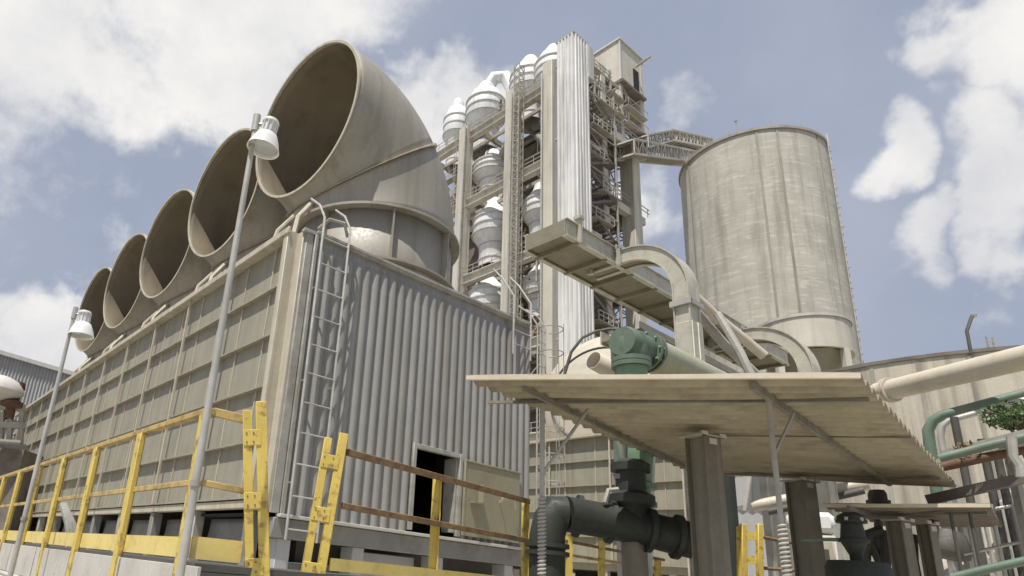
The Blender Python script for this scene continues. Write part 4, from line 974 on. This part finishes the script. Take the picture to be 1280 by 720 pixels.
beam(cn, at(992, 517, math.hypot(p2.x, p2.y)+.2), at(969, 566, math.hypot(p2.x, p2.y)), .02, .02, 'brace', 'galv_dull')
def hcol(label, px, py, w_, z, group='steel columns under the big canopy', dx=0):
    p = atz(px, py, z); t = T('steel_column', label, 'column', (p.x, p.y, 0), math.radians(20), group)
    q = B(); q.box(-w_/2, w_/2, -w_/2, -w_/2+.018, 0, z); q.box(-w_/2, w_/2, w_/2-.018, w_/2, 0, z); q.box(-w_/2+.05, -w_/2+.07, -w_/2+.018, w_/2-.018, 0, z); q.box(w_/2-.07, w_/2-.05, -w_/2+.018, w_/2-.018, 0, z); q.build('shaft', 'post_brown', t.o, bevel=.006)
    q = B(); q.box(-w_*.72, w_*.72, -w_*.6, w_*.6, z, z+.015); q.build('top_plate', 'galv_dull', t.o)
    for sx in (-1, 1):
        q = B(); q.box(sx*w_*.5-.04, sx*w_*.5+.04, -w_*.62, -w_*.5, z+.0, z+.04); q.build('clip', 'fascia_white', t.o)
    q = B(); q.box(-.05, .05, -w_/2-.012, -w_/2-.001, z-.08, z-.02); q.build('tag_plate', 'fascia_white', t.o)
    return t
hcol('near steel column under the big canopy, nearest the camera', 878, 548, .25, 3.36)
hcol('second steel column, under the back edge of the big canopy', 1000, 603, .26, 3.36)
q = B(); p = atz(912, 640, 2.9); q.tube([(p.x*1.3, p.y*1.3, 0), (p.x*1.3, p.y*1.3, 4.2)], .13, 14); tag(q.build('stand_pipe', 'green_dark', loc=(p.x*1.3, p.y*1.3, 0)), 'dark green vertical pipe just behind the near canopy column', 'pipe')

c4 = [atz(x, y, 3.0) for x, y in ((1028, 632), (1238, 632), (1252, 658), (1105, 656))]
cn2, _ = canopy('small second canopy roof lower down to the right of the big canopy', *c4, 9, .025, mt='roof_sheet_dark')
beam(cn2, atz(1060, 634, 2.95), atz(1125, 655, 2.95), .03, .04); beam(cn2, atz(1100, 644, 2.95), atz(1235, 641, 2.95), .03, .03, 'purlin')
for px in (1188, 1212): p = atz(px, 640, 2.94); b = B(); b.tube([cn2.l((p.x, p.y, 0)), cn2.l(p)], .018, 8); b.build('post', 'dark_steel', cn2.o)
hcol('left steel column under the small canopy', 1122, 652, .19, 2.86, 'steel columns under the small canopy'); hcol('right steel column under the small canopy', 1157, 656, .15, 2.86, 'steel columns under the small canopy')

# motor box hanging between the canopies
t = T('gear_motor', 'dark bell-shaped motor between the back of the big canopy and the small canopy', 'motor', at(1100, 640, 11.5), 0)
q = B(); c = t.l(at(1097, 622, 11.5)); q.lathe(c, [(0, .10), (.09, .10), (.11, .05), (.11, -.03), (.14, -.04), (.14, -.08), (.07, -.10), (.07, -.15), (0, -.15)], 16); q.build('motor_body', 'dark_steel', t.o)
q = B(); q.tube([t.l(at(1098, 630, 11.5)), t.l((at(1098, 700, 11.5)))], .05, 8); q.build('shaft', 'dark_steel', t.o)

# green valve pump left of the small canopy
vp = at(1058, 610, 9.3)
v_ = T('valve_pump', 'dark green vertical valve pump left of the small canopy', 'pump', (vp.x, vp.y, 0), math.radians(-25))
def vz(py): return at(1062, py, 9.3).z
q = B(); q.lathe((0, 0, 0), [(0, vz(640)), (.07, vz(641)), (.13, vz(645)), (.14, vz(650)), (.10, vz(653)), (.125, vz(674)), (.125, vz(678)), (.06, vz(694)), (.06, vz(702))], 18); q.build('pump_body', 'green_dark', v_.o)
q = B(); q.lathe((0, 0, 0), [(.08, vz(702)), (.28, vz(702)), (.31, vz(710)), (.31, vz(735)), (.28, 0)], 20); q.build('motor', 'green_dark', v_.o)
for py in (652, 676): q = B(); q.lathe((0, 0, vz(py)), [(.08, -.015), (.15, -.015), (.15, .015), (.08, .015)], 18); q.build('flange', 'green_dark', v_.o)
q = B(); q.tube([(-.5, 0, vz(678)), (.05, 0, vz(674))], .02, 8); q.build('side_pipe', 'green_pipe', v_.o)
for k in range(6): a = k*1.05; q = B(); q.tube([(.14*math.cos(a), .14*math.sin(a), vz(652)), (.14*math.cos(a), .14*math.sin(a), vz(648))], .02, 6); q.build('bolt', 'galv', v_.o)

# steel frame and braces under the small canopy
t = T('support_frame', 'dark arched tube frame with diagonal braces under the small canopy', 'frame', at(1090, 720, 11), 0)
for pts, r_ in (([(1078, 740), (1080, 690), (1088, 668), (1105, 663)], .08), ([(1105, 663), (1108, 740)], .06), ([(1085, 672), (1108, 720)], .05), ([(1140, 668), (1142, 740)], .06), ([(1160, 690), (1175, 740)], .05), ([(1140, 690), (1150, 740)], .05), ([(1168, 650), (1165, 700), (1185, 740)], .05)):
    q = B(); q.tube([t.l(at(x, y, 11)) for x, y in pts], r_, 8); q.build('frame_tube', 'dark_steel', t.o)
q = B(); c = t.l(at(1185, 676, 13.5)); q.lathe(c, [(0, .2), (.2, .12), (.3, -.1), (.28, -.22), (0, -.25)], 14, (.3, 0, 1)); q.build('gearbox', 'dark_steel', t.o)

# ------------------------------------------------------------------ pipes at the right edge
def pipe(label, pts, r_, mt, name='pipe', cat='pipe', n_=16, group=None):
    q = B(); q.tube(pts, r_, n_); return tag(q.build(name, mt, loc=pts[0]), label, cat, group)
pa, pb = at(1098, 491, 14.2), at(1310, 440, 12.5)
t = T('pipe', 'thick cream pipe rising to the right above the canopy corner', 'pipe', pa, 0)
q = B(); q.tube([t.l(pa), t.l(pb)], .175, 24); q.build('pipe_run', 'cream_pipe', t.o)
for f_ in (.08, .1): q = B(); q.lathe(t.l(pa+(pb-pa)*f_), [(.16, -.02), (.22, -.02), (.22, .02), (.16, .02)], 24, (pb-pa)); q.build('flange', 'cream_pipe', t.o)
def arcpts(lst, d): return [at(x, y, d) for x, y in lst]
pipe('green pipe loop with a rounded corner, in front of the stained tank', arcpts([(1310, 484), (1240, 503), (1195, 515), (1178, 519), (1166, 526), (1160, 538), (1162, 556), (1168, 590), (1174, 640)], 13.4), .078, 'green_pipe', 'green_pipe')
pipe('thinner pale pipe running just inside the green pipe loop', arcpts([(1310, 492), (1240, 511), (1200, 522), (1186, 526), (1178, 533), (1176, 546), (1180, 566)], 13.2), .045, 'galv', 'green_pipe')
pipe('second green pipe below the loop, running to the right edge', arcpts([(1174, 573), (1240, 556), (1310, 540)], 11.2), .055, 'green_pipe', 'green_pipe')
pipe('rust-brown pipe under the green pipes at the right edge', arcpts([(1176, 584), (1240, 570), (1310, 556)], 11.4), .06, 'rust', 'rusty_pipe')
t = T('pipe_rack', 'rusty steel pipe-rack beams carrying dry leaves at the right edge', 'pipe rack', at(1230, 640, 11.8), 0)
for a_, b__, w_, h_, mt in (((1180, 566), (1310, 533), .1, .05, 'galv_dull'), ((1180, 579), (1310, 549), .35, .06, 'tower_steel'), ((1160, 625), (1310, 591), .1, .12, 'tower_brown')):
    q = B(); q.bar(t.l(at(*a_, 11.7)), t.l(at(*b__, 11.3)), w_, h_); q.build('rack_beam', mt, t.o)
for x in (1268, 1170, 1190): q = B(); c = at(x, 590, 11.8 if x > 1200 else 14.5); q.bar(t.l((c.x, c.y, 0)), t.l((c.x, c.y, at(x, 548 if x > 1200 else 606, 11.8 if x > 1200 else 14.5).z)), .1); q.build('rack_post', 'galv_dull', t.o)
q = B(); q.tube([t.l(p) for p in arcpts([(1264, 545), (1266, 570), (1274, 582), (1276, 596)], 10.9)], .05, 8); q.build('drop_pipe', 'galv_dull', t.o)
for px in (1216, 1246, 1262):
    pipe({1216: 'left', 1246: 'middle', 1262: 'right'}[px]+' of three thin dark upright pipes before the stained tank', [V((at(px, 640, 13).x, at(px, 640, 13).y, 0)), V((at(px, 640, 13).x, at(px, 640, 13).y, at(px, {1216: 520, 1246: 548, 1262: 560}[px], 13).z))], .05, 'dark_steel', 'upright_pipe')

def leaves(name, label, cat, ctr, rad, n_, size, mt, stems=True):
    t = T(name, label, cat, ctr-V((0, 0, rad[2])), 0); q = B()
    for i in range(n_):
        while True:
            p = V([random.uniform(-1, 1) for _ in range(3)])
            if .15 < p.length < 1: break
        p = V((p.x*rad[0], p.y*rad[1], p.z*rad[2]+rad[2]*(1)))
        a = V([random.gauss(0, 1) for _ in range(3)]).normalized(); b_ = a.cross(V([random.gauss(0, 1) for _ in range(3)])).normalized(); s = size*random.uniform(.6, 1.4)
        q.add([p-a*s, p+b_*s*.4, p+a*s, p-b_*s*.4], [(0, 1, 2, 3)])
    q.build('foliage', mt, t.o)
    if stems:
        q = B()
        for i in range(9):
            e_ = V((random.uniform(-.7, .7)*rad[0], random.uniform(-.7, .7)*rad[1], rad[2]*random.uniform(1, 1.8))); q.tube([(0, 0, -.6), e_*.5+V((0, 0, .1)), e_], [.03, .02, .008], 5)
        q.build('stem', 'bark', t.o)
    return t
leaves('bush', 'leafy green bush poking through the pipe rack at the right edge', 'bush', at(1276, 520, 12.4), (.5, .35, .2), 1300, .038, 'leaf')
leaves('dry_leaves', 'dry brown leaves lying on the pipe-rack beam', 'leaves', at(1232, 561, 11.5), (.42, .2, .07), 350, .035, 'leaf_dry', False)

# stair with balusters and railing bottom right
t = T('staircase', 'brown concrete stair rising to the right with close balusters, bottom right', 'staircase', at(1215, 740, 15), 0)
a_, b__ = at(1195, 730, 15), at(1305, 615, 17)
q = B(); q.bar(t.l(a_), t.l(b__), .7, .35); q.build('stair_slab', 'tower_steel', t.o)
for k in range(18):
    f_ = k/17; p = t.l(a_+(b__-a_)*f_); q = B(); q.box(p.x-.02, p.x+.02, p.y-.4, p.y-.36, p.z, p.z+.75); q.build('baluster', 'galv_dull', t.o)
q = B(); q.bar(t.l(a_)+V((0, -.38, .75)), t.l(b__)+V((0, -.38, .75)), .04); q.build('handrail', 'galv_dull', t.o)
t = T('railing', 'thin grey pipe railing in front of the tank, right of the small canopy', 'railing', at(1250, 720, 12), 0)
for y0, y1 in ((640, 626), (690, 672)): q = B(); q.tube([t.l(at(1205, y0+3, 12)), t.l(at(1300, y1, 12))], .022, 6); q.build('rail_tube', 'galv', t.o)
for px in (1208, 1240, 1268): p = at(px, 640, 12); q = B(); q.tube([t.l((p.x, p.y, 0)), t.l((p.x, p.y, at(px, 630 if px > 1230 else 636, 12).z))], .025, 6); q.build('post', 'galv', t.o)
pipe('green pipe across the bottom right corner', arcpts([(1190, 722), (1240, 710), (1310, 695)], 10), .045, 'green_pipe', 'green_pipe')

# ------------------------------------------------------------------ middle distance seen under the canopies
def shed(name, label, px0, px1, py, d, depth, mt, cat='building', rz=0, bars=True):
    a_ = at(px0, py, d); b__ = at(px1, py, d); z = a_.z
    u = V((b__.x-a_.x, b__.y-a_.y, 0)); L_ = u.length; ang = math.atan2(u.y, u.x); t = T(name, label, cat, (a_.x, a_.y, 0), ang)
    q = B(); nn3 = int(L_/.25)*2
    q.grid(lambda uu, vv: (uu*L_, -.04*(round(uu*nn3) % 2), vv*z), nn3, 1); q.build('front_wall', mt, t.o, smooth=20)
    q = B(); q.box(0, L_, .02, depth, 0, z-.05); q.build('wall', mt, t.o)
    q = B(); q.box(-.15, L_+.15, -.2, depth+.1, z-.04, z+.12); q.build('roof', 'fascia_white', t.o)
    return t
shed('storage_shed', 'grey ribbed metal shed seen between the canopy columns', 880, 975, 622, 24, 6, 'shed_grey')
shed('storage_shed', 'pale low building behind the white cabinet, under the big canopy', 985, 1110, 645, 27, 5, 'shed_pale')
t = T('conveyor', 'dark enclosed conveyor with pale frames behind the canopy columns', 'conveyor', at(900, 640, 21), 0)
a_, b__ = at(872, 625, 21), at(992, 608, 21)
q = B(); q.bar(t.l(a_), t.l(b__), 1.0, .75); q.build('conveyor_box', 'shed_grey', t.o)
for f_ in (.1, .4, .7, .95): q = B(); p = t.l(a_+(b__-a_)*f_); q.bar(p+V((-.05, -.6, -.5)), p+V((.08, -.6, .5)), .14); q.build('frame_post', 'fascia_white', t.o)
for f_ in (.2, .8): q = B(); p = a_+(b__-a_)*f_; q.bar(t.l((p.x, p.y, 0)), t.l((p.x, p.y, p.z-.4)), .2); q.build('leg', 'galv_dull', t.o)
pipe('long pale pipe sloping up behind the second canopy column', arcpts([(940, 633), (1000, 622), (1085, 605)], 16), .12, 'cream_pipe')
pipe('dark pipe running just under the long pale sloping pipe', arcpts([(960, 640), (1000, 632), (1080, 613)], 15.8), .07, 'dark_steel')
t = T('control_cabinet', 'white metal cabinet with rounded hood right of the second canopy column', 'cabinet', at(1022, 735, 13), math.radians(-30))
z0, z1 = 0, at(1022, 642, 13).z; o_ = V((0, 0, -t.o.location.z))
q = B(); q.box(-.3, .3, -.25, .25, o_.z, o_.z+z1-.35); q.build('cabinet_body', 'white_clad', t.o, bevel=.03)
q = B(); q.box(-.33, .33, -.28, .28, o_.z+z1-.33, o_.z+z1); q.build('hood', 'white_lamp', t.o, bevel=.08)
# yellow ladder tops, railings and sign box
t = T('gate_frame', 'small yellow gate frame seen between the canopy column and roped pole', 'gate frame', at(937, 740, 12), 0)
for px in (924, 930, 950): q = B(); q.bar(t.l(at(px, 745, 12)), t.l(at(px-1, 655 if px != 924 else 658, 12)), .085 if px != 924 else .05); q.build('stile', 'yellow', t.o, bevel=.01)
for y in (670, 700, 730): q = B(); q.bar(t.l(at(928, y, 12)), t.l(at(951, y, 12)), .03, .12); q.build('cross_plate', 'yellow', t.o)
t = T('railing', 'thin dark railing behind the roped pole and second canopy column', 'railing', at(1000, 740, 12.5), 0)
for y0, y1 in ((671, 688), (710, 716)): q = B(); q.tube([t.l(at(952, y0, 12.2)), t.l(at(1038, y1, 13))], .03, 6); q.build('rail_tube', 'rail_rust', t.o)
for px in (1012, 1040): q = B(); q.bar(t.l(at(px, 745, 12.8)), t.l(at(px, 685, 12.8)), .05); q.build('post', 'yellow_worn', t.o)
t = T('meter_box', 'small cream meter box with a dark window, left of the green valve pump', 'meter box', at(1030, 745, 12.6), math.radians(-25))
zc = at(1030, 697, 12.6).z-t.o.location.z
q = B(); q.box(-.2, .2, -.08, .08, zc-.25, zc+.25); q.build('box_body', 'trim_light', t.o, bevel=.02)
q = B(); q.box(-.1, .12, -.1, -.082, zc-.12, zc+.12); q.build('window', 'dark_steel', t.o)
q = B(); q.box(-.04, .04, -.04, .04, -t.o.location.z, zc-.25); q.build('post', 'post_brown', t.o)
t = T('railing', 'worn yellow railing below the dark manifold, under the big canopy', 'railing', at(770, 740, 13.5), 0)
for y0, y1 in ((672, 700), (690, 712)): q = B(); q.bar(t.l(at(685, y0, 12.5)), t.l(at(830, y1, 14.5)), .05); q.build('rail', 'yellow_worn' if y0 > 680 else 'rail_rust', t.o)
for px, d_, yt in ((711, 12.8, 668), (752, 13.3, 676), (822, 14.3, 700), (694, 12.6, 672)): q = B(); q.bar(t.l(at(px, 745, d_)), t.l(at(px, yt, d_)), .12, .05); q.build('post', 'yellow', t.o)
t = T('water_pipe', 'upright pale pipe in front of the second cooling tower', 'pipe', at(812, 740, 14), 0)
q = B(); q.tube([t.l(at(810, 745, 14)), t.l(at(815, 545, 14))], .07, 10); q.build('pipe_run', 'galv', t.o)

bpy.context.view_layer.update()
